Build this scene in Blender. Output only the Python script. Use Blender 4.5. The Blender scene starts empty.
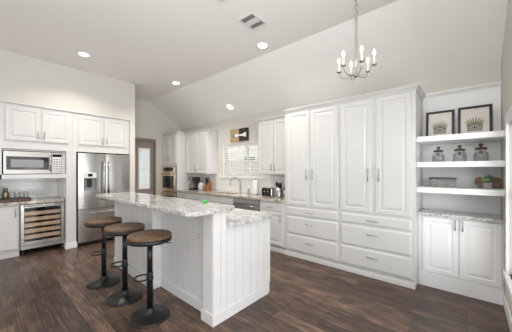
import bpy, bmesh, math, random
from mathutils import Vector, Matrix
random.seed(7)
S = bpy.context.scene
COL = S.collection
PI = math.pi

# ---------------------------------------------------------------- camera, light, exposure
cd = bpy.data.cameras.new('camera')
cam = bpy.data.objects.new('camera', cd)
COL.objects.link(cam)
cam.location = (0, 0, 1.42)
cam.rotation_euler = (PI / 2, 0, math.radians(41 - 90))
cd.sensor_width = 36.0
cd.lens = 243.0 / 512.0 * 36.0
cd.shift_y = 4.5 / 512.0
cd.clip_start = 0.02
S.camera = cam

S.view_settings.view_transform = 'Standard'
S.view_settings.look = 'None'
S.view_settings.exposure = 0.07
S.view_settings.gamma = 1.0
S.view_settings.use_curve_mapping = False

w = bpy.data.worlds.new('world')
S.world = w
w.use_nodes = True
bg = w.node_tree.nodes['Background']
bg.inputs['Color'].default_value = (0.97, 0.985, 1.0, 1)
bg.inputs['Strength'].default_value = 0.85

def area(name, loc, rot, sx, sy, power, col=(1, 1, 1)):
    l = bpy.data.lights.new(name, 'AREA')
    l.shape = 'RECTANGLE'; l.size = sx; l.size_y = sy; l.energy = power; l.color = col
    o = bpy.data.objects.new(name, l); COL.objects.link(o)
    o.location = loc; o.rotation_euler = rot
    return o
# fill lamps added behind the camera, right window daylight, added upward ceiling fill
area('left_rear_fill', (-2.7, 0.2, 1.4), (PI / 2 + 0.1, 0, -PI / 2), 2.0, 1.6, 4, (0.96, 0.98, 1))  # weak unseen fill lamp, added behind the camera to the left
area('right_rear_fill', (0.2, -2.3, 1.2), (PI / 2 + 0.05, 0, -math.radians(25)), 3.6, 2.0, 92, (0.96, 0.98, 1))  # unseen fill lamp added behind the camera for faces turned towards it
area('right_window_daylight', (1.9, -1.2, 1.0), (PI / 2, 0, math.radians(-25)), 1.8, 1.5, 29, (0.96, 0.98, 1))
f = area('ceiling_fill', (-0.5, 0.1, 2.2), (0, 0, 0), 1.2, 1.2, 76, (0.96, 0.98, 1))  # unseen upward lamp added to brighten the ceiling
f.rotation_euler = Vector((0.42, 0.38, 1.0)).to_track_quat('-Z', 'Y').to_euler()

sd = bpy.data.lights.new('sun', 'SUN'); sd.energy = 5.0; sd.angle = math.radians(1.0); sd.color = (1, 0.96, 0.90)
so = bpy.data.objects.new('sun', sd); COL.objects.link(so)
so.rotation_euler = Vector((0.50, 0.12, -0.85)).to_track_quat('-Z', 'Y').to_euler()

# ---------------------------------------------------------------- materials
def nt(m): return m.node_tree.nodes, m.node_tree.links
def mat(name, col, rough=0.5, metal=0.0, **k):
    m = bpy.data.materials.new(name); m.use_nodes = True
    b = m.node_tree.nodes['Principled BSDF']
    b.inputs['Base Color'].default_value = (*col, 1)
    b.inputs['Roughness'].default_value = rough
    b.inputs['Metallic'].default_value = metal
    for kk, v in k.items():
        b.inputs[kk.replace('_', ' ')].default_value = v
    return m
def noisy(m, scale=6.0, amount=0.04, bump=0.0, stretch=(1, 1, 1)):
    """a little procedural variation of the base colour and a bump"""
    n, l = nt(m); b = n['Principled BSDF']
    tc = n.new('ShaderNodeTexCoord'); mp = n.new('ShaderNodeMapping'); mp.inputs['Scale'].default_value = stretch
    nz = n.new('ShaderNodeTexNoise'); nz.inputs['Scale'].default_value = scale; nz.inputs['Detail'].default_value = 4
    l.new(tc.outputs['Object'], mp.inputs['Vector']); l.new(mp.outputs['Vector'], nz.inputs['Vector'])
    c = b.inputs['Base Color'].default_value[:3]
    r = n.new('ShaderNodeValToRGB')
    r.color_ramp.elements[0].position = 0.3; r.color_ramp.elements[1].position = 0.7
    r.color_ramp.elements[0].color = (*[max(0, x * (1 - amount)) for x in c], 1)
    r.color_ramp.elements[1].color = (*[min(1, x * (1 + amount)) for x in c], 1)
    l.new(nz.outputs['Fac'], r.inputs['Fac']); l.new(r.outputs['Color'], b.inputs['Base Color'])
    if bump:
        bp = n.new('ShaderNodeBump'); bp.inputs['Strength'].default_value = bump; bp.inputs['Distance'].default_value = 0.002
        l.new(nz.outputs['Fac'], bp.inputs['Height']); l.new(bp.outputs['Normal'], b.inputs['Normal'])
    return m
def ramp(n, pts):
    r = n.new('ShaderNodeValToRGB'); e = r.color_ramp.elements
    while len(e) < len(pts): e.new(0.5)
    for i, (p, c) in enumerate(pts): e[i].position = p; e[i].color = (*c, 1)
    return r
def emit(name, col, s):
    m = bpy.data.materials.new(name); m.use_nodes = True
    b = m.node_tree.nodes['Principled BSDF']
    b.inputs['Base Color'].default_value = (*col, 1)
    b.inputs['Emission Color'].default_value = (*col, 1); b.inputs['Emission Strength'].default_value = s
    return m
def glass(name, tint=(0.95, 0.97, 0.97), refl=0.12):
    m = bpy.data.materials.new(name); m.use_nodes = True
    n, l = nt(m); n.remove(n['Principled BSDF'])
    t = n.new('ShaderNodeBsdfTransparent'); t.inputs['Color'].default_value = (*tint, 1)
    g = n.new('ShaderNodeBsdfGlossy'); g.inputs['Roughness'].default_value = 0.03
    fr = n.new('ShaderNodeLayerWeight'); fr.inputs['Blend'].default_value = 0.4
    mr = n.new('ShaderNodeMapRange'); mr.inputs['To Min'].default_value = 0.04; mr.inputs['To Max'].default_value = refl * 1.4
    mx = n.new('ShaderNodeMixShader')
    l.new(fr.outputs['Facing'], mr.inputs['Value']); l.new(mr.outputs['Result'], mx.inputs['Fac']); l.new(t.outputs[0], mx.inputs[1]); l.new(g.outputs[0], mx.inputs[2])
    l.new(mx.outputs[0], n['Material Output'].inputs['Surface'])
    return m
def granite(name, base, grey, dark, tan, dark_amt):
    m = mat(name, base, 0.05, Specular_IOR_Level=0.8); n, l = nt(m); b = n['Principled BSDF']
    tc = n.new('ShaderNodeTexCoord')
    def noise(scale, det=5, dist=0.0):
        z = n.new('ShaderNodeTexNoise'); z.inputs['Scale'].default_value = scale; z.inputs['Detail'].default_value = det
        z.inputs['Distortion'].default_value = dist; l.new(tc.outputs['Object'], z.inputs['Vector']); return z
    def mix(fac, a, c2):
        x = n.new('ShaderNodeMix'); x.data_type = 'RGBA'
        l.new(fac, x.inputs['Factor']); l.new(a, x.inputs['A']); x.inputs['B'].default_value = (*c2, 1); return x.outputs['Result']
    big = noise(9, 6, 1.0); r0 = ramp(n, [(0.38, grey), (0.60, base)]); l.new(big.outputs['Fac'], r0.inputs['Fac'])
    c = r0.outputs['Color']
    tn = noise(26, 6, 0.6); r1 = ramp(n, [(0.52, (0, 0, 0)), (0.66, (0.8, 0.8, 0.8))]); l.new(tn.outputs['Fac'], r1.inputs['Fac'])
    c = mix(r1.outputs['Color'], c, tan)
    dk = noise(52, 7, 0.8); r2 = ramp(n, [(dark_amt, (0, 0, 0)), (dark_amt + 0.08, (1, 1, 1))]); l.new(dk.outputs['Fac'], r2.inputs['Fac'])
    c = mix(r2.outputs['Color'], c, dark)
    wh = noise(38, 5, 0.5); r3 = ramp(n, [(0.55, (0, 0, 0)), (0.68, (0.9, 0.9, 0.9))]); l.new(wh.outputs['Fac'], r3.inputs['Fac'])
    c = mix(r3.outputs['Color'], c, tuple(min(1, x * 1.12) for x in base))
    l.new(c, b.inputs['Base Color'])
    return m
def steel(name, col=(0.50, 0.49, 0.47), rough=0.22, axis=(1, 1, 60)):
    m = mat(name, col, rough, 1.0); n, l = nt(m); b = n['Principled BSDF']
    tc = n.new('ShaderNodeTexCoord'); mp = n.new('ShaderNodeMapping'); mp.inputs['Scale'].default_value = axis
    nz = n.new('ShaderNodeTexNoise'); nz.inputs['Scale'].default_value = 12; nz.inputs['Detail'].default_value = 3
    l.new(tc.outputs['Object'], mp.inputs['Vector']); l.new(mp.outputs['Vector'], nz.inputs['Vector'])
    r = n.new('ShaderNodeMapRange'); r.inputs['To Min'].default_value = rough - 0.05; r.inputs['To Max'].default_value = rough + 0.07
    l.new(nz.outputs['Fac'], r.inputs['Value']); l.new(r.outputs['Result'], b.inputs['Roughness'])
    return m
def wood(name, c1, c2, scale=4, stretch=(1, 14, 14), rough=0.5):
    m = mat(name, c1, rough); n, l = nt(m); b = n['Principled BSDF']
    tc = n.new('ShaderNodeTexCoord'); mp = n.new('ShaderNodeMapping'); mp.inputs['Scale'].default_value = stretch
    nz = n.new('ShaderNodeTexNoise'); nz.inputs['Scale'].default_value = scale; nz.inputs['Detail'].default_value = 6; nz.inputs['Distortion'].default_value = 0.8
    l.new(tc.outputs['Object'], mp.inputs['Vector']); l.new(mp.outputs['Vector'], nz.inputs['Vector'])
    r = ramp(n, [(0.3, c1), (0.7, c2)]); l.new(nz.outputs['Fac'], r.inputs['Fac']); l.new(r.outputs['Color'], b.inputs['Base Color'])
    return m
def floor_mat():
    m = mat('dark hardwood floor', (0.06, 0.03, 0.02), 0.3); n, l = nt(m); b = n['Principled BSDF']
    tc = n.new('ShaderNodeTexCoord'); mp = n.new('ShaderNodeMapping'); mp.inputs['Rotation'].default_value = (0, 0, PI / 2)
    l.new(tc.outputs['Object'], mp.inputs['Vector'])
    br = n.new('ShaderNodeTexBrick'); br.offset = 0.37; br.offset_frequency = 2
    br.inputs['Scale'].default_value = 1; br.inputs['Brick Width'].default_value = 1.05; br.inputs['Row Height'].default_value = 0.135
    br.inputs['Mortar Size'].default_value = 0.0026; br.inputs['Mortar Smooth'].default_value = 0.1
    br.inputs['Color1'].default_value = (0, 0, 0, 1); br.inputs['Color2'].default_value = (1, 1, 1, 1); br.inputs['Mortar'].default_value = (0.35, 0.35, 0.35, 1)
    l.new(mp.outputs['Vector'], br.inputs['Vector'])
    # grain, stretched along the plank and shifted per plank
    sc = n.new('ShaderNodeVectorMath'); sc.operation = 'MULTIPLY'; sc.inputs[1].default_value = (2.2, 40, 1)
    l.new(mp.outputs['Vector'], sc.inputs[0])
    ad = n.new('ShaderNodeVectorMath'); ad.operation = 'ADD'
    mu = n.new('ShaderNodeVectorMath'); mu.operation = 'MULTIPLY'; mu.inputs[1].default_value = (7, 5, 3)
    l.new(br.outputs['Color'], mu.inputs[0]); l.new(sc.outputs[0], ad.inputs[0]); l.new(mu.outputs[0], ad.inputs[1])
    g = n.new('ShaderNodeTexNoise'); g.inputs['Scale'].default_value = 1.7; g.inputs['Detail'].default_value = 8; g.inputs['Roughness'].default_value = 0.7; g.inputs['Distortion'].default_value = 0.5
    l.new(ad.outputs[0], g.inputs['Vector'])
    sc2 = n.new('ShaderNodeVectorMath'); sc2.operation = 'MULTIPLY'; sc2.inputs[1].default_value = (3.0, 7, 1)
    l.new(mp.outputs['Vector'], sc2.inputs[0])
    g2 = n.new('ShaderNodeTexNoise'); g2.inputs['Scale'].default_value = 1.6; g2.inputs['Detail'].default_value = 5
    l.new(sc2.outputs[0], g2.inputs['Vector'])
    a1 = n.new('ShaderNodeMath'); a1.operation = 'MULTIPLY_ADD'; a1.inputs[1].default_value = 0.17
    l.new(br.outputs['Color'], a1.inputs[0]); l.new(g.outputs['Fac'], a1.inputs[2])
    a2 = n.new('ShaderNodeMath'); a2.operation = 'MULTIPLY_ADD'; a2.inputs[1].default_value = 0.45
    l.new(g2.outputs['Fac'], a2.inputs[0]); l.new(a1.outputs[0], a2.inputs[2])
    r = ramp(n, [(0.56, (0.016, 0.010, 0.008)), (0.70, (0.055, 0.032, 0.023)), (0.86, (0.125, 0.074, 0.050)), (1.0, (0.26, 0.165, 0.115))])
    r.color_ramp.elements[3].position = 1.0
    sub = n.new('ShaderNodeMath'); sub.operation = 'SUBTRACT'; sub.inputs[1].default_value = 0.02
    l.new(a2.outputs[0], sub.inputs[0]); l.new(sub.outputs[0], r.inputs['Fac'])
    mx = n.new('ShaderNodeMix'); mx.data_type = 'RGBA'; mx.inputs['B'].default_value = (0.012, 0.007, 0.005, 1)
    l.new(br.outputs['Fac'], mx.inputs['Factor']); l.new(r.outputs['Color'], mx.inputs['A']); l.new(mx.outputs['Result'], b.inputs['Base Color'])
    rr = n.new('ShaderNodeMapRange'); rr.inputs['To Min'].default_value = 0.24; rr.inputs['To Max'].default_value = 0.46
    l.new(g.outputs['Fac'], rr.inputs['Value']); l.new(rr.outputs['Result'], b.inputs['Roughness'])
    bp = n.new('ShaderNodeBump'); bp.inputs['Strength'].default_value = 0.25; bp.inputs['Distance'].default_value = 0.002
    l.new(g.outputs['Fac'], bp.inputs['Height']); l.new(bp.outputs['Normal'], b.inputs['Normal'])
    return m
def tile_mat(name, rot):
    m = mat(name, (0.84, 0.84, 0.82), 0.10); n, l = nt(m); b = n['Principled BSDF']
    tc = n.new('ShaderNodeTexCoord'); mp = n.new('ShaderNodeMapping'); mp.inputs['Rotation'].default_value = rot
    l.new(tc.outputs['Object'], mp.inputs['Vector'])
    br = n.new('ShaderNodeTexBrick'); br.inputs['Scale'].default_value = 1; br.inputs['Brick Width'].default_value = 0.152; br.inputs['Row Height'].default_value = 0.076
    br.inputs['Mortar Size'].default_value = 0.0022
    br.inputs['Color1'].default_value = (0.86, 0.86, 0.84, 1); br.inputs['Color2'].default_value = (0.82, 0.82, 0.80, 1); br.inputs['Mortar'].default_value = (0.68, 0.67, 0.65, 1)
    l.new(mp.outputs['Vector'], br.inputs['Vector']); l.new(br.outputs['Color'], b.inputs['Base Color'])
    bp = n.new('ShaderNodeBump'); bp.invert = True; bp.inputs['Strength'].default_value = 0.4; bp.inputs['Distance'].default_value = 0.002
    l.new(br.outputs['Fac'], bp.inputs['Height']); l.new(bp.outputs['Normal'], b.inputs['Normal'])
    return m
def pattern_mat(name, c1, c2, scale, kind='CHECK'):
    m = mat(name, c1, 0.55); n, l = nt(m); b = n['Principled BSDF']
    tc = n.new('ShaderNodeTexCoord'); v = n.new('ShaderNodeTexVoronoi'); v.inputs['Scale'].default_value = scale
    l.new(tc.outputs['Object'], v.inputs['Vector'])
    r = ramp(n, [(0.25, c1), (0.6, c2)]); l.new(v.outputs['Distance'], r.inputs['Fac']); l.new(r.outputs['Color'], b.inputs['Base Color'])
    bp = n.new('ShaderNodeBump'); bp.inputs['Strength'].default_value = 0.6; bp.inputs['Distance'].default_value = 0.006; bp.invert = True
    l.new(v.outputs['Distance'], bp.inputs['Height']); l.new(bp.outputs['Normal'], b.inputs['Normal'])
    return m

M = {}
M['wall'] = noisy(mat('greige wall paint', (0.685, 0.662, 0.605), 0.85), 40, 0.015, 0.10)
M['ceil'] = noisy(mat('white ceiling paint', (0.89, 0.88, 0.86), 0.9), 60, 0.015, 0.15)
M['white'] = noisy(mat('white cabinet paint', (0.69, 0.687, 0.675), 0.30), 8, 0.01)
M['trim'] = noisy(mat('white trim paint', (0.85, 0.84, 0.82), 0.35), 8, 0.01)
M['shelf_lit_white'] = noisy(mat('built-in white with light painted in', (0.90, 0.90, 0.895), 0.35), 8, 0.01)  # alcove white raised in colour to stand in for light falling there
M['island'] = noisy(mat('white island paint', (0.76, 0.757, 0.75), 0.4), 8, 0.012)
M['floor'] = floor_mat()
M['granite'] = granite('white grey granite', (0.70, 0.695, 0.68), (0.43, 0.425, 0.415), (0.045, 0.043, 0.042), (0.42, 0.38, 0.34), 0.565)
M['granite_k'] = granite('tan granite', (0.64, 0.60, 0.54), (0.36, 0.31, 0.26), (0.05, 0.04, 0.035), (0.40, 0.30, 0.20), 0.57)
M['steel'] = steel('brushed stainless', axis=(60, 60, 1))
M['steel_h'] = steel('brushed stainless horizontal', axis=(1, 1, 60))
M['steel_mw'] = steel('satin stainless', (0.36, 0.345, 0.325), 0.34, (1, 1, 60))
M['steel_floor_tint'] = steel('stainless with floor reflection tint', (0.80, 0.64, 0.47), 0.25, (1, 1, 60))  # warm reflection of the wood floor put into the oven steel's colour
M['nickel'] = noisy(mat('brushed nickel', (0.44, 0.43, 0.41), 0.30, 1.0), 30, 0.03)
M['nickel_dark'] = noisy(mat('satin nickel chandelier', (0.46, 0.43, 0.39), 0.28, 1.0), 30, 0.05)
M['chrome'] = noisy(mat('polished chrome', (0.82, 0.81, 0.79), 0.10, 1.0), 20, 0.02)
M['black_metal'] = noisy(mat('black powder coat', (0.009, 0.009, 0.0095), 0.36), 30, 0.2)
M['black'] = noisy(mat('black plastic', (0.014, 0.014, 0.015), 0.3), 30, 0.15)
M['black_gloss'] = noisy(mat('black glass', (0.012, 0.012, 0.013), 0.06, Specular_IOR_Level=0.3), 5, 0.1)
M['dark_gap'] = noisy(mat('dark interior', (0.03, 0.029, 0.028), 0.8), 10, 0.1)
M['grey_panel'] = noisy(mat('grey plastic', (0.30, 0.30, 0.30), 0.35), 20, 0.05)
M['seat'] = wood('worn oak seat', (0.035, 0.019, 0.011), (0.25, 0.145, 0.075), 5, (3, 22, 3), 0.55)
M['rack'] = wood('beech rack front', (0.50, 0.34, 0.22), (0.72, 0.54, 0.38), 4, (2, 20, 20), 0.45)
M['tray'] = wood('dark walnut tray', (0.035, 0.014, 0.008), (0.11, 0.045, 0.025), 5, (2, 20, 20), 0.4)
M['board'] = wood('light pine board', (0.34, 0.23, 0.12), (0.58, 0.42, 0.23), 6, (3, 22, 3), 0.5)
M['board_dark'] = wood('espresso board', (0.016, 0.011, 0.008), (0.045, 0.030, 0.022), 6, (3, 22, 3), 0.5)
M['block'] = wood('cherry knife block', (0.20, 0.075, 0.03), (0.36, 0.15, 0.065), 6, (20, 20, 2), 0.45)
M['slab'] = wood('live edge slab', (0.13, 0.055, 0.022), (0.42, 0.23, 0.11), 9, (3, 3, 9), 0.5)
M['lid'] = wood('walnut lid', (0.055, 0.034, 0.024), (0.165, 0.112, 0.08), 10, (6, 6, 6), 0.45)
M['taupe'] = noisy(mat('taupe door paint', (0.33, 0.27, 0.24), 0.5), 10, 0.04)
M['taupe_dark'] = noisy(mat('taupe jamb paint', (0.27, 0.215, 0.19), 0.55), 10, 0.04)
M['tile_left'] = tile_mat('glossy white subway tile', (PI / 2, 0, 0))
M['tile_back'] = tile_mat('glossy white subway tile side', (PI / 2, 0, -PI / 2))
M['glass'] = glass('clear glass')
M['thin_glass'] = glass('stemless glass', (0.96, 0.965, 0.965), 0.30)
M['pane'] = glass('window glass', (0.97, 0.98, 0.98), 0.08)
M['cooler_glass'] = glass('smoked cooler glass', (0.94, 0.93, 0.92), 0.08)
M['jar_glass'] = glass('apothecary glass', (0.95, 0.955, 0.95), 0.30)
M['slat'] = noisy(mat('white blind slat', (0.86, 0.86, 0.85), 0.45, Emission_Strength=0), 8, 0.01)
M['lens'] = emit('recessed lamp lens', (1, 0.97, 0.92), 9)
M['bulb'] = emit('candle bulb', (1, 0.86, 0.66), 14)
M['candle'] = noisy(mat('cream candle sleeve', (0.82, 0.76, 0.66), 0.45), 10, 0.02)
M['plate'] = noisy(mat('white plastic plate', (0.80, 0.80, 0.78), 0.35), 20, 0.01)
M['vent'] = noisy(mat('vent white', (0.74, 0.73, 0.71), 0.5), 20, 0.02)
M['vent_dark'] = noisy(mat('vent shadow grey', (0.17, 0.165, 0.16), 0.7), 20, 0.05)
M['brass'] = noisy(mat('aged brass', (0.34, 0.27, 0.16), 0.32, 1.0), 18, 0.15)
M['paper'] = noisy(mat('paper towel', (0.87, 0.87, 0.86), 0.9), 60, 0.02, 0.3)
M['soap'] = noisy(mat('blue dish soap', (0.33, 0.42, 0.50), 0.15), 10, 0.05)
M['green'] = noisy(mat('bright green sponge', (0.06, 0.62, 0.12), 0.6), 60, 0.1, 0.4)
M['leaf'] = noisy(mat('succulent green', (0.15, 0.27, 0.10), 0.5), 20, 0.3)
M['leaf_pale'] = noisy(mat('pale succulent green', (0.34, 0.47, 0.22), 0.5), 20, 0.2)
M['leaf_blue'] = noisy(mat('blue green succulent', (0.11, 0.19, 0.16), 0.5), 20, 0.25)
M['print_leaf'] = noisy(mat('printed olive', (0.17, 0.19, 0.075), 0.7), 60, 0.35)
M['print_pot'] = noisy(mat('printed grey', (0.25, 0.24, 0.20), 0.7), 40, 0.2)
M['print_line'] = noisy(mat('printed white', (0.80, 0.78, 0.74), 0.7), 30, 0.03)
M['print_dark'] = noisy(mat('printed charcoal', (0.17, 0.16, 0.14), 0.7), 30, 0.1)
M['mat_board'] = noisy(mat('warm white print paper', (0.76, 0.71, 0.66), 0.7), 30, 0.01)
M['frame'] = noisy(mat('black picture frame', (0.012, 0.011, 0.011), 0.3), 20, 0.2)
M['basket'] = pattern_mat('woven grey basket', (0.025, 0.024, 0.022), (0.42, 0.40, 0.38), 90)
M['basket_rim'] = pattern_mat('dark basket rim', (0.03, 0.028, 0.026), (0.13, 0.125, 0.12), 120)
M['wire'] = noisy(mat('pewter wire', (0.30, 0.29, 0.28), 0.4, 0.6), 20, 0.1)
M['pot'] = pattern_mat('silver crackle pot', (0.55, 0.55, 0.54), (0.22, 0.22, 0.22), 90)
M['fence'] = wood('pale weathered fence', (0.50, 0.47, 0.43), (0.62, 0.59, 0.55), 4, (14, 14, 1), 0.8)
M['siding'] = noisy(mat('pale siding', (0.72, 0.71, 0.70), 0.8), 6, 0.03)
M['grass'] = noisy(mat('outdoor lawn', (0.20, 0.24, 0.12), 0.9), 6, 0.3)
M['dark_pane'] = noisy(mat('far window pane', (0.06, 0.065, 0.07), 0.1), 6, 0.1)
M['ceramic'] = noisy(mat('pale ceramic', (0.62, 0.60, 0.57), 0.25), 15, 0.06)

# ---------------------------------------------------------------- mesh builder
class MB:
    def __init__(s): s.bm = bmesh.new()
    def box(s, x0, x1, y0, y1, z0, z1, mx=None):
        vs = [s.bm.verts.new((x, y, z)) for x in (x0, x1) for y in (y0, y1) for z in (z0, z1)]
        for q in ((0, 1, 3, 2), (4, 6, 7, 5), (0, 4, 5, 1), (2, 3, 7, 6), (0, 2, 6, 4), (1, 5, 7, 3)):
            s.bm.faces.new([vs[i] for i in q])
        if mx is not None: bmesh.ops.transform(s.bm, matrix=mx, verts=vs)
        return s
    def lathe(s, prof, c=(0, 0, 0), n=24, mx=None, cap=True):
        """prof: (r, z) pairs from bottom to top"""
        rings = []; allv = []
        for r, z in prof:
            if r < 1e-6:
                v = s.bm.verts.new((c[0], c[1], c[2] + z)); rings.append([v]); allv.append(v)
            else:
                ring = [s.bm.verts.new((c[0] + r * math.cos(2 * PI * i / n), c[1] + r * math.sin(2 * PI * i / n), c[2] + z)) for i in range(n)]
                rings.append(ring); allv += ring
        for a, b in zip(rings, rings[1:]):
            for i in range(n):
                j = (i + 1) % n
                if len(a) == 1 and len(b) == 1: break
                if len(a) == 1: f = s.bm.faces.new((a[0], b[j], b[i]))
                elif len(b) == 1: f = s.bm.faces.new((a[i], a[j], b[0]))
                else: f = s.bm.faces.new((a[i], a[j], b[j], b[i]))
                f.smooth = True
        if cap and len(rings[0]) > 1: s.bm.faces.new(list(reversed(rings[0])))
        if cap and len(rings[-1]) > 1: s.bm.faces.new(rings[-1])
        if mx is not None: bmesh.ops.transform(s.bm, matrix=mx, verts=allv)
        return s
    def tube(s, pts, r, n=10, closed=False, radii=None):
        pts = [Vector(p) for p in pts]; m = len(pts); rings = []
        prev = None
        for i, p in enumerate(pts):
            if closed: t = pts[(i + 1) % m] - pts[i - 1]
            else: t = pts[min(i + 1, m - 1)] - pts[max(i - 1, 0)]
            t.normalize()
            if prev is None:
                u = t.cross(Vector((0, 0, 1)))
                if u.length < 1e-3: u = t.cross(Vector((1, 0, 0)))
            else:
                u = prev - t * prev.dot(t)
            u.normalize(); v = t.cross(u); prev = u
            rr = radii[i] if radii else r
            rings.append([s.bm.verts.new(p + u * rr * math.cos(2 * PI * k / n) + v * rr * math.sin(2 * PI * k / n)) for k in range(n)])
        pairs = list(zip(rings, rings[1:])) + ([(rings[-1], rings[0])] if closed else [])
        for a, b in pairs:
            for k in range(n):
                f = s.bm.faces.new((a[k], a[(k + 1) % n], b[(k + 1) % n], b[k])); f.smooth = True
        if not closed:
            s.bm.faces.new(list(reversed(rings[0]))); s.bm.faces.new(rings[-1])
        return s
    def prism(s, poly, z0, z1, mx=None):
        a = [s.bm.verts.new((x, y, z0)) for x, y in poly]; b = [s.bm.verts.new((x, y, z1)) for x, y in poly]
        s.bm.faces.new(list(reversed(a))); s.bm.faces.new(b)
        for i in range(len(poly)):
            j = (i + 1) % len(poly); s.bm.faces.new((a[i], a[j], b[j], b[i]))
        if mx is not None: bmesh.ops.transform(s.bm, matrix=mx, verts=a + b)
        return s
    def loops(s, x0, x1, z0, z1, prof):
        """nested rectangles in the x-z plane: prof = (inset, y), outer/back first; closes both ends"""
        rs = []
        for d, y in prof:
            rs.append([s.bm.verts.new(p) for p in ((x0 + d, y, z0 + d), (x1 - d, y, z0 + d), (x1 - d, y, z1 - d), (x0 + d, y, z1 - d))])
        s.bm.faces.new(list(reversed(rs[0])))
        for a, b in zip(rs, rs[1:]):
            for i in range(4):
                j = (i + 1) % 4; s.bm.faces.new((a[i], a[j], b[j], b[i]))
        s.bm.faces.new(rs[-1])
        return s
    def sweep(s, path, prof):
        """path: list of plan points with outward offset directions ((x,y),(ox,oy)); prof: (out, z) polygon"""
        rs = [[s.bm.verts.new((p[0] + o[0] * d, p[1] + o[1] * d, z)) for d, z in prof] for p, o in path]
        n = len(prof)
        for a, b in zip(rs, rs[1:]):
            for i in range(n):
                j = (i + 1) % n; s.bm.faces.new((a[i], a[j], b[j], b[i]))
        s.bm.faces.new(list(reversed(rs[0]))); s.bm.faces.new(rs[-1])
        return s
    def build(s, name, m, parent=None, bevel=0.0, seg=2, subsurf=0):
        bmesh.ops.recalc_face_normals(s.bm, faces=s.bm.faces[:])
        me = bpy.data.meshes.new(name); s.bm.to_mesh(me); s.bm.free()
        me.materials.append(m)
        o = bpy.data.objects.new(name, me); COL.objects.link(o)
        if parent is not None: o.parent = parent
        if bevel:
            b = o.modifiers.new('bevel', 'BEVEL'); b.width = bevel; b.segments = seg; b.limit_method = 'ANGLE'; b.angle_limit = math.radians(40)
        if subsurf:
            q = o.modifiers.new('subsurf', 'SUBSURF'); q.levels = subsurf; q.render_levels = subsurf
        return o

def tag(o, label, cat, group=None):
    o['label'] = label; o['category'] = cat
    if group: o['group'] = group
    return o
def thing(name, label, cat, loc=(0, 0, 0), rz=0, group=None):
    o = bpy.data.objects.new(name, None); COL.objects.link(o)
    o.empty_display_size = 0.05; o.location = loc; o.rotation_euler = (0, 0, rz)
    return tag(o, label, cat, group)
def struct(o): o['kind'] = 'structure'; return o
def dup(root, loc, rz=None, label=None):
    r = root.copy(); COL.objects.link(r); r.location = loc
    if rz is not None: r.rotation_euler = (0, 0, rz)
    if label: r['label'] = label
    for ch in list(root.children):
        c = ch.copy(); COL.objects.link(c); c.parent = r
        for g in list(ch.children):
            d = g.copy(); COL.objects.link(d); d.parent = c
    return r

# ---------------------------------------------------------------- the setting
XB, YF, YR, YL = 4.04, 6.49, -0.30, 5.46      # back wall, far wall, right wall, fridge wall
XC, ZC, ZW = 3.06, 3.30, 2.667                 # ceiling crease, flat ceiling height, back wall height
struct(MB().box(-3.0, XB + 0.15, -3.0, YF + 0.15, -0.05, 0.0).build('floor', M['floor']))
# ceiling: flat part and the part sloping down to the back wall
struct(MB().prism([(-3.0, ZC), (XC, ZC), (XB + 0.15, ZW - 0.15 * 0.646), (XB + 0.15, ZW + 0.05), (XC, ZC + 0.12), (-3.0, ZC + 0.12)], 3.0, -(YF + 0.15),
                  Matrix(((1, 0, 0, 0), (0, 0, -1, 0), (0, 1, 0, 0), (0, 0, 0, 1)))).build('ceiling', M['ceil']))
# back wall with the sink window opening
WY0, WY1, WZ0, WZ1 = 3.26, 4.60, 1.27, 2.04
b = MB()
b.box(XB, XB + 0.15, YR - 0.15, WY0, 0, ZW); b.box(XB, XB + 0.15, WY1, YF + 0.15, 0, ZW)
b.box(XB, XB + 0.15, WY0, WY1, 0, WZ0); b.box(XB, XB + 0.15, WY0, WY1, WZ1, ZW)
struct(b.build('wall_back', M['wall']))
# far wall with the taupe door opening
DX0, DX1, DZ = 2.62, 3.25, 2.28
b = MB()
b.box(0.9, DX0, YF, YF + 0.15, 0, ZC); b.box(DX0, DX1, YF, YF + 0.15, DZ, ZC)
b.prism([(DX1, 0), (XB, 0), (XB, ZC), (DX1, ZC)], -YF, -(YF + 0.15),
        Matrix(((1, 0, 0, 0), (0, 0, -1, 0), (0, 1, 0, 0), (0, 0, 0, 1))))
struct(b.build('wall_far', M['wall']))
# fridge wall with its recesses
b = MB()
b.box(-3.0, -0.04, YL, YL + 0.12, 0, ZC)
b.box(-0.04, 2.265, YL, 6.20, 2.512, ZC)
b.box(2.157, 2.265, YL, YF, 0, 2.512)
b.box(-0.04, 2.157, 6.16, 6.30, 0, 2.512)
b.box(-0.16, -0.04, YL + 0.12, 6.16, 0, 2.512)
struct(b.build('wall_left', M['wall']))
# white face frame pieces round the wine cooler and the microwave
b = MB()
b.box(1.062, 1.212, YL, 6.15, 0.0, 1.768)
b.box(-0.035, 0.258, YL, 5.50, 1.285, 1.768)
b.box(-0.035, 1.061, YL, 6.10, 1.285, 1.357)
b.box(-0.035, 0.250, 5.50, 6.10, 1.357, 1.768)
b.box(1.012, 1.061, 5.53, 5.55, 1.358, 1.768); b.box(0.251, 1.011, 5.53, 5.55, 1.742, 1.768)
struct(b.build('trim_1', M['white'], bevel=0.003))
struct(MB().box(1.050, 1.224, YL - 0.014, YL, 0, 0.105).box(1.05, 1.062, YL, YL + 0.1, 0, 0.105).build('baseboard_left', M['trim'], bevel=0.004))
struct(MB().box(-0.035, 1.06, 6.125, 6.158, 0.905, 1.284).build('trim_2', M['tile_left']))
struct(MB().box(1.052, 1.061, YL + 0.10, 6.124, 0.905, 1.284).build('trim_3', M['tile_left']))
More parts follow.
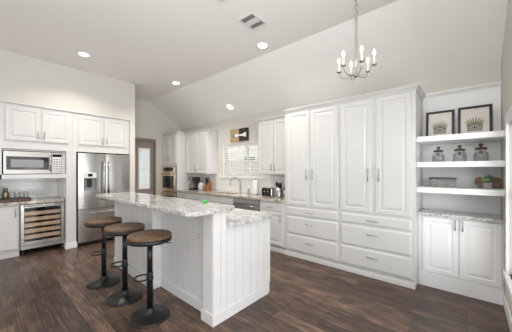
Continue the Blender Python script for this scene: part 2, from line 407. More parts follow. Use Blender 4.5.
# right wall with a low window
RX0, RX1, RZ0, RZ1 = 2.05, 3.30, 0.44, 1.87
b = MB()
b.box(RX1, XB, YR - 0.15, YR, 0, ZC); b.box(1.7, RX0, YR - 0.15, YR, 0, ZC)
b.box(RX0, RX1, YR - 0.15, YR, 0, RZ0); b.box(RX0, RX1, YR - 0.15, YR, RZ1, ZC)
struct(b.build('wall_right', M['wall']))
b = MB()
b.box(RX1, RX1 + 0.10, YR, YR + 0.022, RZ0, RZ1 + 0.09); b.box(RX0 - 0.10, RX0, YR, YR + 0.022, RZ0, RZ1 + 0.09)
b.box(RX0, RX1, YR, YR + 0.022, RZ1, RZ1 + 0.09)
b.box(RX0 - 0.13, RX1 + 0.13, YR - 0.02, YR + 0.035, RZ0 - 0.03, RZ0)
b.box(RX0 - 0.10, RX1 + 0.10, YR, YR + 0.02, RZ0 - 0.11, RZ0 - 0.03)
wf = struct(b.build('window_2', M['trim'], bevel=0.003))
b = MB()
b.box(RX0, RX0 + 0.05, YR - 0.10, YR - 0.05, RZ0, RZ1); b.box(RX1 - 0.05, RX1, YR - 0.10, YR - 0.05, RZ0, RZ1)
b.box(RX0 + 0.05, RX1 - 0.05, YR - 0.10, YR - 0.05, RZ0, RZ0 + 0.05); b.box(RX0 + 0.05, RX1 - 0.05, YR - 0.10, YR - 0.05, RZ1 - 0.05, RZ1)
b.box(RX0 + 0.05, RX1 - 0.05, YR - 0.10, YR - 0.05, 1.16, 1.20)
b.build('window_sash', M['trim'], wf, 0.003)
MB().box(RX0 + 0.05, RX1 - 0.05, YR - 0.078, YR - 0.072, RZ0 + 0.05, RZ1 - 0.05).build('window_pane', M['pane'], wf)
struct(MB().box(1.7, 3.625, YR, YR + 0.014, 0, 0.12).build('baseboard_right', M['trim'], bevel=0.004))
struct(MB().box(2.266, DX0 - 0.08, YF - 0.014, YF, 0, 0.105).build('baseboard_far', M['trim'], bevel=0.004))

# sink window: white reveal, stool, two sashes
b = MB()
b.box(XB - 0.002, XB + 0.13, WY0 + 0.001, WY0 + 0.012, WZ0, WZ1); b.box(XB - 0.002, XB + 0.13, WY1 - 0.012, WY1 - 0.001, WZ0, WZ1)
b.box(XB - 0.002, XB + 0.13, WY0 + 0.0125, WY1 - 0.0125, WZ1 - 0.01, WZ1 - 0.001)
b.box(XB - 0.05, XB + 0.13, WY0 - 0.05, WY1 + 0.05, WZ0 - 0.028, WZ0 + 0.002)
wf = struct(b.build('window_1', M['trim'], bevel=0.003))
b = MB()
mid = 3.86
for y0, y1 in ((WY0 + 0.013, WY0 + 0.04), (mid - 0.03, mid + 0.03), (WY1 - 0.04, WY1 - 0.013)): b.box(XB + 0.09, XB + 0.125, y0, y1, WZ0, WZ1)
for z0, z1 in ((WZ0, WZ0 + 0.045), (1.63, 1.665), (WZ1 - 0.045, WZ1)): b.box(XB + 0.092, XB + 0.123, WY0 + 0.04, WY1 - 0.04, z0, z1)
b.build('window_sash', M['trim'], wf, 0.002)
MB().box(XB + 0.104, XB + 0.110, WY0 + 0.04, WY1 - 0.04, WZ0 + 0.045, WZ1 - 0.045).build('window_pane', M['pane'], wf)

# far door: taupe jambs and a glazed taupe door with blinds
b = MB()
b.box(DX0, DX0 + 0.02, YF - 0.012, YF + 0.15, 0, DZ); b.box(DX1 - 0.035, DX1, YF - 0.012, YF + 0.15, 0, DZ); b.box(DX0 + 0.02, DX1 - 0.035, YF - 0.012, YF + 0.15, DZ - 0.07, DZ)
dr = struct(b.build('door_1', M['taupe_dark'], bevel=0.003))
x0, x1 = DX0 + 0.022, DX1 - 0.037
lx0, lx1, lz0, lz1 = 2.80, 3.11, 0.92, 2.02
b = MB()
b.box(x0, lx0, YF + 0.06, YF + 0.10, 0.01, DZ - 0.072); b.box(lx1, x1, YF + 0.06, YF + 0.10, 0.01, DZ - 0.072)
b.box(lx0, lx1, YF + 0.06, YF + 0.10, 0.01, lz0); b.box(lx0, lx1, YF + 0.06, YF + 0.10, lz1, DZ - 0.072)
b.loops(lx0 + 0.0, lx1, 0.20, 0.78, [(0, YF + 0.06), (0.0, YF + 0.052), (0.02, YF + 0.052), (0.03, YF + 0.058)])
b.build('door_leaf', M['taupe'], dr, 0.003)
b = MB()
b.box(lx0, lx0 + 0.02, YF + 0.045, YF + 0.06, lz0, lz1); b.box(lx1 - 0.02, lx1, YF + 0.045, YF + 0.06, lz0, lz1)
b.box(lx0 + 0.02, lx1 - 0.02, YF + 0.045, YF + 0.06, lz0, lz0 + 0.02); b.box(lx0 + 0.02, lx1 - 0.02, YF + 0.045, YF + 0.06, lz1 - 0.02, lz1)
b.box(lx0 + 0.02, lx1 - 0.02, YF + 0.045, YF + 0.06, 1.45, 1.47)
b.build('glazing_bead', M['trim'], dr)
MB().box(lx0 + 0.001, lx1 - 0.001, YF + 0.078, YF + 0.082, lz0, lz1).build('door_glass', M['pane'], dr)
b = MB(); z = lz0 + 0.015
while z < lz1 - 0.01:
    b.box(lx0 + 0.006, lx1 - 0.006, -0.012, 0.012, -0.0008, 0.0008, Matrix.Translation((0, YF + 0.115, z)) @ Matrix.Rotation(math.radians(20), 4, 'X')); z += 0.026
b.build('door_blind', M['slat'], dr)
MB().lathe([(0.0, 0), (0.02, 0.0), (0.012, 0.03), (0.025, 0.05), (0.02, 0.07), (0, 0.072)], mx=Matrix.Translation((3.165, YF + 0.06, 0.98)) @ Matrix.Rotation(PI / 2, 4, 'X')).build('door_knob', M['nickel'], dr)

# outside the sink window
struct(MB().box(XB + 0.16, 14, -4, 14, -0.35, -0.30).build('ground_outside', M['grass']))
t = thing('garden_fence', 'pale picket fence outside, seen through the sink window blinds', 'fence', (6.4, 6.1, -0.30))
b = MB()
for k in range(26): b.box(-0.012, 0.012, -2.2 + k * 0.17, -2.2 + k * 0.17 + 0.12, 0.05, 2.05)
b.build('picket_panel', M['fence'], t)
b = MB()
for z in (0.3, 1.1, 1.8): b.box(0.013, 0.05, -2.2, 2.2, z, z + 0.09)
b.build('rail', M['fence'], t)
for y in (-2.1, -0.5, 1.1): MB().box(0.051, 0.14, y, y + 0.09, 0, 2.1).build('post', M['fence'], t)
t = thing('neighbour_house', 'pale house with dark windows seen beyond the fence through the blinds', 'house', (9.5, 9.4, -0.30))
MB().box(0, 2.5, -4, 4, 0, 3.6).build('house_wall', M['siding'], t)
for y in (-3.0, -1.2, 0.8, 2.4):
    f = MB().box(-0.03, -0.002, y, y + 0.95, 1.1, 2.5).build('house_window', M['trim'], t)
    MB().box(-0.04, -0.031, y + 0.08, y + 0.87, 1.18, 2.42).build('window_pane', M['dark_pane'], f)

# ---------------------------------------------------------------- cabinetry
DT = 0.021
def bar_pull(name, parent, c, L, vertical, m=None):
    """c: centre on the door face (local x, y, z)"""
    x, y, z = c; b = MB(); h = L / 2
    if vertical:
        b.tube([(x, y - 0.030, z - h), (x, y - 0.030, z + h)], 0.0055, 8)
        for s in (-1, 1): b.tube([(x, y, z + s * h * 0.75), (x, y - 0.030, z + s * h * 0.75)], 0.0045, 8)
    else:
        b.tube([(x - h, y - 0.030, z), (x + h, y - 0.030, z)], 0.0055, 8)
        for s in (-1, 1): b.tube([(x + s * h * 0.75, y, z), (x + s * h * 0.75, y - 0.030, z)], 0.0045, 8)
    return b.build(name, m or M['nickel'], parent)
def door(parent, x0, x1, z0, z1, hx=None, hz=None, m=None, L=0.13):
    o = MB().loops(x0, x1, z0, z1, [(0, 0), (0, -DT + 0.005), (0.005, -DT), (0.050, -DT), (0.056, -DT + 0.009), (0.070, -DT + 0.009), (0.094, -DT + 0.002)]).build('door', m or M['white'], parent)
    if hx is not None: bar_pull('handle', o, (hx, -DT, hz), L, True)
    return o
def drawer(parent, x0, x1, z0, z1, m=None, pull=True, L=0.13, hz=None):
    o = MB().loops(x0, x1, z0, z1, [(0, 0), (0, -DT + 0.010), (0.004, -DT + 0.006), (0.016, -DT)]).build('drawer', m or M['white'], parent)
    if pull: bar_pull('handle', o, ((x0 + x1) / 2, -DT, hz or (z0 + z1) / 2), L, False)
    return o
def crown(parent, x0, x1, d, z, h=0.06, out=0.05, right=True, name='crown', m=None):
    prof = [(0, z), (0.008, z), (0.010, z + 0.012), (out * 0.45, z + h * 0.45), (out * 0.9, z + h * 0.75), (out, z + h * 0.8), (out, z + h), (0, z + h)]
    if right: path = [((x0, 0), (0, -1)), ((x1, 0), (1, -1)), ((x1, d), (1, 0))]
    else: path = [((x0, 0), (0, -1)), ((x1, 0), (0, -1))]
    return MB().sweep(path, prof).build(name, m or M['white'], parent)
def cabinet(label, loc, rz, wd, d, z0, z1, toe=0.0, name='kitchen_cabinet', cat='cabinet', group=None, m=None):
    t = thing(name, label, cat, loc, rz, group)
    b = MB(); b.box(0, wd, 0.0, d, z0 + toe, z1)
    if toe: b.box(0.0, wd, 0.06, d, z0, z0 + toe)
    b.build('body', m or M['white'], t, 0.002)
    return t
RB = -PI / 2     # cabinets on the back wall face -X; local x runs to world -Y
XF = 3.43 + DT   # carcass face of the deep back-wall cabinets
DB = XB - XF - 0.003

# two tall pantry units side by side
def pantry(label, y_left, wd, ds):
    t = thing('pantry_cabinet', label, 'pantry cabinet', (XF, y_left, 0), RB, 'tall pantry cabinets beside the shelves')
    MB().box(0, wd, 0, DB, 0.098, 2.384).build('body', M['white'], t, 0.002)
    dl0, dl1, dr0, dr1 = ds
    door(t, dl0, dl1, 0.855, 2.365, dl1 - 0.035, 1.36, L=0.17); door(t, dr0, dr1, 0.855, 2.365, dr0 + 0.035, 1.36, L=0.17)
    for z0, z1 in ((0.688, 0.815), (0.385, 0.655), (0.108, 0.355)): drawer(t, dl0, dr1, z0, z1, L=0.14, hz=max((z0 + z1) / 2, z1 - 0.088))
    b = MB(); b.box(0.0, wd, -0.028, 0.03, 0, 0.055); b.box(0, wd, -0.018, 0.03, 0.055, 0.066); b.box(0, wd, 0.03, DB, 0, 0.0975)
    b.build('base_moulding', M['white'], t, 0.004)
    return t
pantry('tall white pantry cabinet nearer the sink, two doors over three drawers', 2.345, 0.949, (0.050, 0.463, 0.500, 0.927))
pantry('tall white pantry cabinet next to the open shelves, two doors over three drawers', 1.395, 0.929, (0.025, 0.433, 0.492, 0.886))
b = MB()
prof = [(0, 2.385), (0.010, 2.385), (0.012, 2.397), (0.020, 2.408), (0.036, 2.424), (0.042, 2.428), (0.042, 2.442), (0, 2.442)]
b.sweep([((XF - 0.0, 2.345), (-1, 0)), ((XF, 0.466), (-1, -1)), ((XB - 0.003, 0.466), (0, -1))], prof)
struct(b.build('trim_4', M['white']))
# right side of the pantry: base return
# ---- upper cabinets
XU = 3.70 + DT
t = cabinet('white two-door wall cabinet between the oven tower and the window', (XU, 5.735, 0), RB, 0.925, XB - XU - 0.003, 1.34, 2.395, name='upper_cabinet')
door(t, 0.035, 0.475, 1.355, 2.38, 0.440, 1.48); door(t, 0.485, 0.905, 1.355, 2.38, 0.520, 1.48)
crown(t, 0.0, 0.925, XB - XU - 0.004, 2.396, 0.05, 0.045)
t = cabinet('white two-door wall cabinet to the right of the sink window', (XU, 3.180, 0), RB, 0.832, XB - XU - 0.003, 1.34, 2.38, name='upper_cabinet')
door(t, 0.020, 0.395, 1.355, 2.365, 0.360, 1.49); door(t, 0.405, 0.790, 1.355, 2.365, 0.440, 1.49)
prof = [(0, 2.381), (0.008, 2.381), (0.010, 2.393), (0.022, 2.405), (0.040, 2.420), (0.046, 2.424), (0.046, 2.438), (0, 2.438)]
MB().sweep([((0, XB - XU - 0.004), (-1, 0)), ((0, 0), (-1, -1)), ((0.832, 0), (0, -1))], prof).build('crown', M['white'], t)
# ---- oven tower
TW = 0.745
t = thing('oven_cabinet', 'tall white cabinet in the far corner housing the wall oven', 'cabinet', (XF, YF - 0.005, 0), RB)
b = MB()
b.box(0, TW, 0.03, DB, 1.53, 2.40); b.box(0, TW, 0.0, 0.03, 1.53, 2.40)
b.box(0, 0.03, 0, DB, 0.0, 1.53); b.box(TW - 0.03, TW, 0, DB, 0, 1.53)
b.box(0.03, TW - 0.03, 0, DB, 0.0, 0.28); b.box(0.03, TW - 0.03, DB - 0.02, DB, 0.28, 1.53)
b.build('body', M['white'], t, 0.002)
door(t, 0.035, 0.370, 1.615, 2.375, 0.335, 1.75); door(t, 0.378, 0.715, 1.615, 2.375, 0.413, 1.75)
drawer(t, 0.035, 0.715, 0.10, 0.265)
crown(t, 0.0, TW, 0.20, 2.401, 0.05, 0.045)
ov = thing('built_in_oven', 'stainless double wall oven built into the tall corner cabinet', 'oven', (XF - 0.022, YF - 0.005, 0), RB)
MB().box(0.036, TW - 0.036, 0.001, 0.52, 0.285, 1.522).build('body', M['dark_gap'], ov)
o = MB().box(0.032, TW - 0.032, -0.02, 0.0, 1.380, 1.522).build('control_panel', M['steel_floor_tint'], ov, 0.003)
MB().box(0.12, TW - 0.12, -0.024, -0.0205, 1.405, 1.50).build('display', M['black_gloss'], o)
for z0, z1 in ((0.855, 1.373), (0.295, 0.842)):
    o = MB().box(0.032, TW - 0.032, -0.025, 0.0, z0, z1).build('oven_door', M['steel_floor_tint'], ov, 0.004)
    MB().box(0.10, TW - 0.10, -0.029, -0.0255, z0 + 0.09, z1 - 0.10).build('door_glass', M['black_gloss'], o)
    h = MB().tube([(0.07, -0.068, z1 - 0.045), (TW - 0.07, -0.068, z1 - 0.045)], 0.012, 10)
    for x in (0.10, TW - 0.10): h.tube([(x, -0.025, z1 - 0.045), (x, -0.068, z1 - 0.045)], 0.009, 8)
    h.build('handle', M['steel_h'], o)

# ---- back run of base cabinets
def base(label, y_left, wd, n):
    return cabinet(label, (XF, y_left, 0), RB, wd, DB, 0, 0.876, 0.10, name='base_cabinet')
t = base('white base cabinet under the coffee maker, next to the oven tower', 5.738, 0.668, 2)
drawer(t, 0.02, 0.648, 0.72, 0.86); door(t, 0.02, 0.330, 0.12, 0.705, 0.295, 0.60); door(t, 0.338, 0.648, 0.12, 0.705, 0.373, 0.60)
t = base('white base cabinet under the knife block', 5.067, 0.560, 1)
drawer(t, 0.02, 0.540, 0.72, 0.86); door(t, 0.02, 0.540, 0.12, 0.705, 0.06, 0.60)
t = base('white sink base cabinet below the window', 4.504, 0.900, 2)
# the sink cabinet stays open above for the bowl
bpy.data.objects.remove(t.children[0], do_unlink=True)
b = MB(); b.box(0, 0.9, 0, 0.025, 0.10, 0.876); b.box(0, 0.9, 0.06, DB, 0, 0.10); b.box(0, 0.02, 0.025, DB, 0.10, 0.876); b.box(0.88, 0.9, 0.025, DB, 0.10, 0.876); b.box(0.02, 0.88, DB - 0.015, DB, 0.10, 0.876); b.box(0.02, 0.88, 0.025, DB - 0.015, 0.10, 0.12)
b.build('body', M['white'], t, 0.002)
drawer(t, 0.02, 0.440, 0.72, 0.86, pull=False); drawer(t, 0.460, 0.880, 0.72, 0.86, pull=False)
door(t, 0.02, 0.440, 0.12, 0.705, 0.40, 0.60); door(t, 0.46, 0.88, 0.12, 0.705, 0.50, 0.60)
t = base('white base cabinet with a drawer over a door, between dishwasher and pantry', 2.910, 0.562, 1)
drawer(t, 0.035, 0.530, 0.70, 0.855); door(t, 0.035, 0.530, 0.115, 0.685, 0.495, 0.60)
MB().box(0.0, 0.562, -0.014, 0.0, 0, 0.07).build('base_moulding', M['white'], t, 0.003)
# dishwasher
t = thing('dishwasher', 'stainless dishwasher set under the counter right of the sink', 'dishwasher', (XF, 3.598, 0), RB)
MB().box(0.006, 0.680, 0.0, 0.56, 0.10, 0.872).box(0.006, 0.680, 0.05, 0.56, 0.0, 0.10).build('body', M['dark_gap'], t)
o = MB().box(0.008, 0.678, -0.028, -0.001, 0.11, 0.775).build('door', M['steel_h'], t, 0.004)
h = MB().tube([(0.06, -0.075, 0.745), (0.626, -0.075, 0.745)], 0.011, 10)
for x in (0.09, 0.596): h.tube([(x, -0.028, 0.745), (x, -0.075, 0.745)], 0.008, 8)
h.build('handle', M['steel_h'], o)
MB().box(0.008, 0.678, -0.026, -0.001, 0.780, 0.868).build('control_panel', M['grey_panel'], t, 0.003)
# countertop with the sink cut-out (sink at y 3.75..4.37)
SX0, SX1, SY0, SY1 = 3.53, 3.80, 3.72, 4.40
b = MB()
b.box(3.395, SX0, 2.348, 5.740, 0.878, 0.915); b.box(SX1, XB - 0.022, 2.348, 5.740, 0.878, 0.915)
b.box(SX0, SX1, 2.348, SY0, 0.878, 0.915); b.box(SX0, SX1, SY1, 5.740, 0.878, 0.915)
tag(b.build('countertop', M['granite_k']), 'long tan granite countertop along the window wall', 'countertop')
t = thing('sink', 'stainless undermount sink below the window', 'sink', ((SX0 + SX1) / 2, (SY0 + SY1) / 2, 0.72))
hx, hy = (SX1 - SX0) / 2 + 0.004, (SY1 - SY0) / 2 + 0.004
b = MB(); b.box(-hx, hx, -hy, hy, 0, 0.008); b.box(-hx, -hx + 0.008, -hy, hy, 0.008, 0.157); b.box(hx - 0.008, hx, -hy, hy, 0.008, 0.157)
b.box(-hx + 0.008, hx - 0.008, -hy, -hy + 0.008, 0.008, 0.157); b.box(-hx + 0.008, hx - 0.008, hy - 0.008, hy, 0.008, 0.157)
b.build('bowl', M['steel'], t)
MB().lathe([(0, 0.0085), (0.045, 0.0085), (0.045, 0.012), (0.03, 0.010), (0, 0.010)]).build('drain', M['chrome'], t)
# faucet
t = thing('faucet', 'gooseneck chrome faucet rising behind the sink', 'faucet', (3.88, 3.84, 0.915))
b = MB(); b.lathe([(0.030, 0), (0.030, 0.012), (0.020, 0.020), (0.018, 0.11), (0.014, 0.115), (0, 0.115)], n=20); b.build('base', M['nickel'], t)
pts = [(0, 0, 0.11), (0, 0, 0.235)]
dx, dy = -0.62, 0.785
for k in range(1, 13):
    a = PI * k / 12; r = 0.112
    pts.append((dx * r * (1 - math.cos(a)), dy * r * (1 - math.cos(a)), 0.235 + r * math.sin(a)))
MB().tube(pts, 0.014, 12).build('spout', M['nickel'], t)
e = pts[-1]
MB().lathe([(0.016, -0.065), (0.019, -0.06), (0.016, 0.0), (0, 0.0)], e, 14).build('spray_head', M['nickel'], t)
MB().tube([(0.012, -0.014, 0.07), (0.02, -0.055, 0.085), (0.02, -0.085, 0.115)], 0.006, 8).build('lever', M['nickel'], t)
# backsplash along the back wall
b = MB()
b.box(XB - 0.018, XB - 0.001, 2.348, WY0 - 0.052, 0.916, 1.338)
b.box(XB - 0.018, XB - 0.001, WY0 - 0.052, WY1 + 0.052, 0.916, WZ0 - 0.03)
b.box(XB - 0.018, XB - 0.001, WY1 + 0.052, 5.742, 0.916, 1.338)
struct(b.build('trim_5', M['tile_back']))

# window blinds: two side by side
def blind(label, y0, y1):
    t = thing('window_blind', label, 'blind', (XB + 0.045, (y0 + y1) / 2, 0), 0, 'blinds in the sink window')
    h = (y1 - y0) / 2
    MB().box(-0.028, 0.028, -h, h, WZ1 - 0.065, WZ1 - 0.012).build('headrail', M['slat'], t, 0.003)
    MB().box(-0.022, 0.022, -h + 0.004, h - 0.004, WZ0 + 0.006, WZ0 + 0.024).build('bottom_rail', M['slat'], t, 0.003)
    b = MB(); z = WZ0 + 0.055
    while z < WZ1 - 0.08:
        b.box(-0.024, 0.024, -h + 0.004, h - 0.004, -0.0018, 0.0018, Matrix.Translation((0, 0, z)) @ Matrix.Rotation(math.radians(-32), 4, 'Y')); z += 0.046
    b.build('slats', M['slat'], t)
    b = MB()
    for y in (-h * 0.7, h * 0.7):
        b.box(-0.0265, -0.0255, y - 0.004, y + 0.004, WZ0 + 0.02, WZ1 - 0.06)
    b.build('ladder_tape', M['slat'], t)
    return t
blind('wide white slatted blind filling the left part of the sink window', 3.864, 4.584)
blind('white slatted blind in the right part of the sink window, partly behind the wall cabinet', 3.275, 3.858)

# sign above the window
t = thing('wooden_sign', 'wooden sign above the sink window, half pale and half dark, with a silver utensil', 'sign', (XB - 0.004, 4.02, 2.10), RB)
b = MB()
for k in range(3): b.box(-0.295 + k * 0.099, -0.295 + k * 0.099 + 0.098, -0.022, 0, 0, 0.295)
b.build('pale_board', M['board'], t, 0.002)
b = MB()
for k in range(2): b.box(0.003 + k * 0.147, 0.003 + k * 0.147 + 0.145, -0.022, 0, 0, 0.295)
b.build('dark_board', M['board_dark'], t, 0.002)
rot = Matrix.Translation((0, -0.023, 0.140)) @ Matrix.Rotation(PI / 2, 4, 'X')
b = MB(); b.prism([(-0.12, -0.030), (-0.06, -0.042), (-0.02, -0.014), (0.02, -0.012), (0.14, -0.026), (0.20, -0.050), (0.235, -0.045), (0.235, 0.052), (0.20, 0.056), (0.14, 0.030), (0.02, 0.014), (-0.02, 0.016), (-0.06, 0.042), (-0.12, 0.030)], 0, 0.008, rot)
b.build('utensil', M['plate'], t, 0.002)
b = MB()
for zz in (-0.026, -0.009, 0.009, 0.026): b.box(-0.215, -0.120, zz - 0.005, zz + 0.005, 0.0005, 0.008, rot)
b.box(-0.20, -0.19, -0.04, 0.04, 0.0085, 0.012, rot); b.box(-0.16, -0.15, -0.04, 0.04, 0.0085, 0.012, rot)
b.build('utensil_tines', M['grey_panel'], t)

# ---------------------------------------------------------------- left built-in
XA0 = 0.150
t = thing('upper_cabinet', 'white two-door cabinet above the microwave', 'cabinet', (0, YL + DT, 0), 0)
MB().box(-0.035, 1.158, 0, 0.55, 1.770, 2.490).build('body', M['white'], t, 0.002)
door(t, 0.293, 0.706, 1.905, 2.445, 0.678, 2.01, L=0.12); door(t, 0.732, 1.103, 1.905, 2.445, 0.760, 2.01, L=0.12)
MB().box(-0.035, 1.158, -0.030, 0.0, 2.490, 2.511).build('crown', M['white'], t, 0.004)
t = thing('upper_cabinet', 'white two-door cabinet above the refrigerator', 'cabinet', (0, YL + DT, 0), 0)
MB().box(1.159, 2.154, 0, 0.55, 1.770, 2.490).build('body', M['white'], t, 0.002)
door(t, 1.254, 1.655, 1.905, 2.445, 1.625, 2.01, L=0.12); door(t, 1.680, 2.090, 1.905, 2.445, 1.710, 2.01, L=0.12)
MB().box(1.159, 2.154, -0.030, 0.0, 2.490, 2.511).build('crown', M['white'], t, 0.004)
# microwave in its niche
t = thing('microwave', 'stainless microwave in the niche above the wine cooler', 'microwave', (0.272, 5.49, 1.358), 0)
W = 0.735; H = 0.375
MB().box(0, W, 0.02, 0.42, 0.006, H).build('body', M['dark_gap'], t)
o = MB().box(0, W * 0.80, -0.01, 0.019, 0.006, H).build('door', M['steel_mw'], t, 0.004)
g = MB().box(0.035, W * 0.80 - 0.035, -0.014, -0.0105, 0.075, H - 0.085).build('door_glass', M['black_gloss'], o, 0.002)
MB().box(0.085, W * 0.80 - 0.105, -0.016, -0.0145, 0.115, H - 0.135).build('door_mesh', M['grey_panel'], g)
h = MB().tube([(W * 0.775, -0.055, 0.05), (W * 0.775, -0.055, H - 0.06)], 0.010, 10)
for z in (0.075, H - 0.085): h.tube([(W * 0.775, -0.01, z), (W * 0.775, -0.055, z)], 0.008, 8)
h.build('handle', M['chrome'], o)
o = MB().box(W * 0.803, W, -0.01, 0.019, 0.006, H).build('control_panel', M['steel_mw'], t, 0.004)
MB().box(W * 0.82, W - 0.012, -0.012, -0.0105, 0.06, H - 0.08).build('keypad', M['plate'], o)
MB().box(W * 0.82, W - 0.012, -0.014, -0.0105, H - 0.075, H - 0.03).build('display', M['black_gloss'], o)
b = MB()
for i in range(3):
    for j in range(5): b.box(W * 0.835 + i * 0.036, W * 0.835 + i * 0.036 + 0.026, -0.0145, -0.0125, 0.075 + j * 0.042, 0.075 + j * 0.042 + 0.026)
b.build('buttons', M['grey_panel'], o)
# base cabinet, wine cooler, counter
t = thing('base_cabinet', 'white base cabinet at the left edge, beside the wine cooler', 'cabinet', (0, 5.60, 0), 0)
MB().box(-0.036, 0.468, 0, 0.52, 0.10, 0.853).box(-0.036, 0.468, 0.03, 0.52, 0, 0.10).build('body', M['white'], t, 0.002)
o = drawer(t, 0.000, 0.452, 0.125, 0.835, pull=False); o.name = 'door'; bar_pull('handle', o, (0.415, -DT, 0.73), 0.14, True)
MB().box(-0.036, 0.468, 0.015, 0.029, 0, 0.095).build('toe_board', M['white'], t, 0.003)
t = thing('wine_cooler', 'stainless glass-door wine cooler under the counter, with wooden racks', 'wine cooler', (0.478, 5.585, 0), 0)
W = 0.575; Z0, Z1 = 0.095, 0.845
b = MB(); b.box(0, W, 0.50, 0.53, Z0, Z1); b.box(0, 0.02, 0.03, 0.5, Z0, Z1); b.box(W - 0.02, W, 0.03, 0.5, Z0, Z1); b.box(0.02, W - 0.02, 0.03, 0.5, Z0, Z0 + 0.02); b.box(0.02, W - 0.02, 0.03, 0.5, Z1 - 0.02, Z1)
b.build('body', M['dark_gap'], t)
b = MB(); b.box(0, 0.045, -0.02, 0.028, Z0 + 0.065, Z1); b.box(W - 0.045, W, -0.02, 0.028, Z0 + 0.065, Z1); b.box(0.045, W - 0.045, -0.02, 0.028, Z1 - 0.055, Z1); b.box(0.045, W - 0.045, -0.02, 0.028, Z0 + 0.065, Z0 + 0.125)
o = b.build('door_frame', M['steel'], t, 0.003)
MB().box(0.046, W - 0.046, 0.0, 0.006, Z0 + 0.126, Z1 - 0.056).build('door_glass', M['cooler_glass'], o)
h = MB().tube([(0.03, -0.058, Z1 - 0.022), (W - 0.03, -0.058, Z1 - 0.022)], 0.011, 10)
for x in (0.06, W - 0.06): h.tube([(x, -0.02, Z1 - 0.022), (x, -0.058, Z1 - 0.022)], 0.008, 8)
h.build('handle', M['steel_h'], o)
MB().lathe([(0, 0), (0.011, 0), (0.011, 0.003), (0, 0.003)], n=16, mx=Matrix.Translation((0.022, -0.0205, Z0 + 0.17)) @ Matrix.Rotation(PI / 2, 4, 'X')).build('lock', M['brass'], o)
MB().box(0.0, W, -0.015, 0.028, Z0, Z0 + 0.060).build('vent_grille', M['steel_h'], t, 0.003)
MB().box(0.05, W - 0.05, 0.30, 0.46, Z0 + 0.03, Z0 + 0.12).build('compressor_cover', M['dark_gap'], t)
for k in range(5):
    z = Z0 + 0.165 + k * 0.100
    r = MB().box(0.05, W - 0.05, 0.010, 0.024, z, z + 0.062).build('rack', M['rack'], t, 0.002)
    b = MB()
    for x in (0.06, 0.20, 0.34, 0.48): b.tube([(x, 0.026, z + 0.02), (x, 0.48, z + 0.02)], 0.004, 6)
    b.build('rack_wire', M['nickel'], r)
for x in (0.03, W - 0.03):
    for y in (0.02, 0.45): MB().lathe([(0.014, 0), (0.018, 0.004), (0.012, 0.02), (0.012, Z0 - 0.001)], (x, y, 0), 12).build('foot', M['black'], t)
tag(MB().box(-0.036, 1.050, 5.552, 6.122, 0.857, 0.902).build('countertop', M['granite_k'], bevel=0.004), 'short granite counter over the wine cooler, in the recess beside the refrigerator', 'countertop')

# tray, brass bottle, glasses
TZ = 0.903
t = thing('serving_tray', 'dark wooden tray on the counter above the wine cooler', 'tray', (0.33, 5.74, TZ), 0)
MB().box(-0.34, 0.27, -0.13, 0.13, 0, 0.012).build('tray_base', M['tray'], t)
b = MB(); b.box(-0.34, 0.27, -0.142, -0.13, 0, 0.052); b.box(-0.34, 0.27, 0.13, 0.142, 0, 0.052); b.box(-0.352, -0.34, -0.142, 0.142, 0, 0.052); b.box(0.27, 0.282, -0.142, 0.142, 0, 0.052)
b.build('tray_rim', M['tray'], t, 0.003)
t = thing('cocktail_shaker', 'aged brass shaker bottle standing on the dark tray', 'shaker', (0.315, 5.74, TZ + 0.0125), 0)
MB().lathe([(0.036, 0), (0.041, 0.01), (0.043, 0.10), (0.042, 0.135), (0.026, 0.165), (0.022, 0.172)], n=24).build('body', M['brass'], t)
MB().lathe([(0.027, 0.1725), (0.030, 0.178), (0.030, 0.200), (0.022, 0.212), (0.008, 0.216), (0, 0.217)], n=24).build('cap', M['brass'], t)
def wine_glass(loc, label):
    t = thing('wine_glass', label, 'wine glass', loc, 0, 'stemless glasses on the tray')
    b = MB(); b.lathe([(0.0, 0.0), (0.022, 0.0), (0.030, 0.012), (0.037, 0.04), (0.036, 0.07), (0.030, 0.105)], n=20, cap=False)
    b.build('bowl', M['thin_glass'], t)
    t.scale = (1.12, 1.12, 1.38)
    return t
g0 = wine_glass((0.395, 5.74, TZ + 0.0125), 'clear stemless glass standing right beside the brass shaker')
for x, y, s in ((0.462, 5.785, 'second stemless glass to the right of the brass shaker'), (0.505, 5.715, 'third stemless glass to the right of the brass shaker'), (0.560, 5.775, 'stemless glass farthest from the brass shaker, at the tray end')):
    dup(g0, (x, y, TZ + 0.0125), None, s)

# outlets
def outlet(label, loc, rz):
    t = thing('power_outlet', label, 'outlet', loc, rz, 'white outlets')
    MB().box(-0.035, 0.035, -0.006, 0, -0.057, 0.057).build('cover_plate', M['plate'], t, 0.002)
    for z in (-0.021, 0.021):
        s = MB().lathe([(0, 0), (0.0165, 0), (0.0165, 0.003), (0, 0.003)], n=16, mx=Matrix.Translation((0, -0.0062, z)) @ Matrix.Rotation(PI / 2, 4, 'X')).build('socket', M['plate'], t)
        MB().box(-0.007, -0.005, -0.0105, -0.0094, z - 0.005, z + 0.006).box(0.005, 0.007, -0.0105, -0.0094, z - 0.005, z + 0.006).build('slot', M['dark_gap'], s)
    return t
outlet('white outlet on the tile above the wine cooler counter', (0.93, 6.124, 1.05), 0)

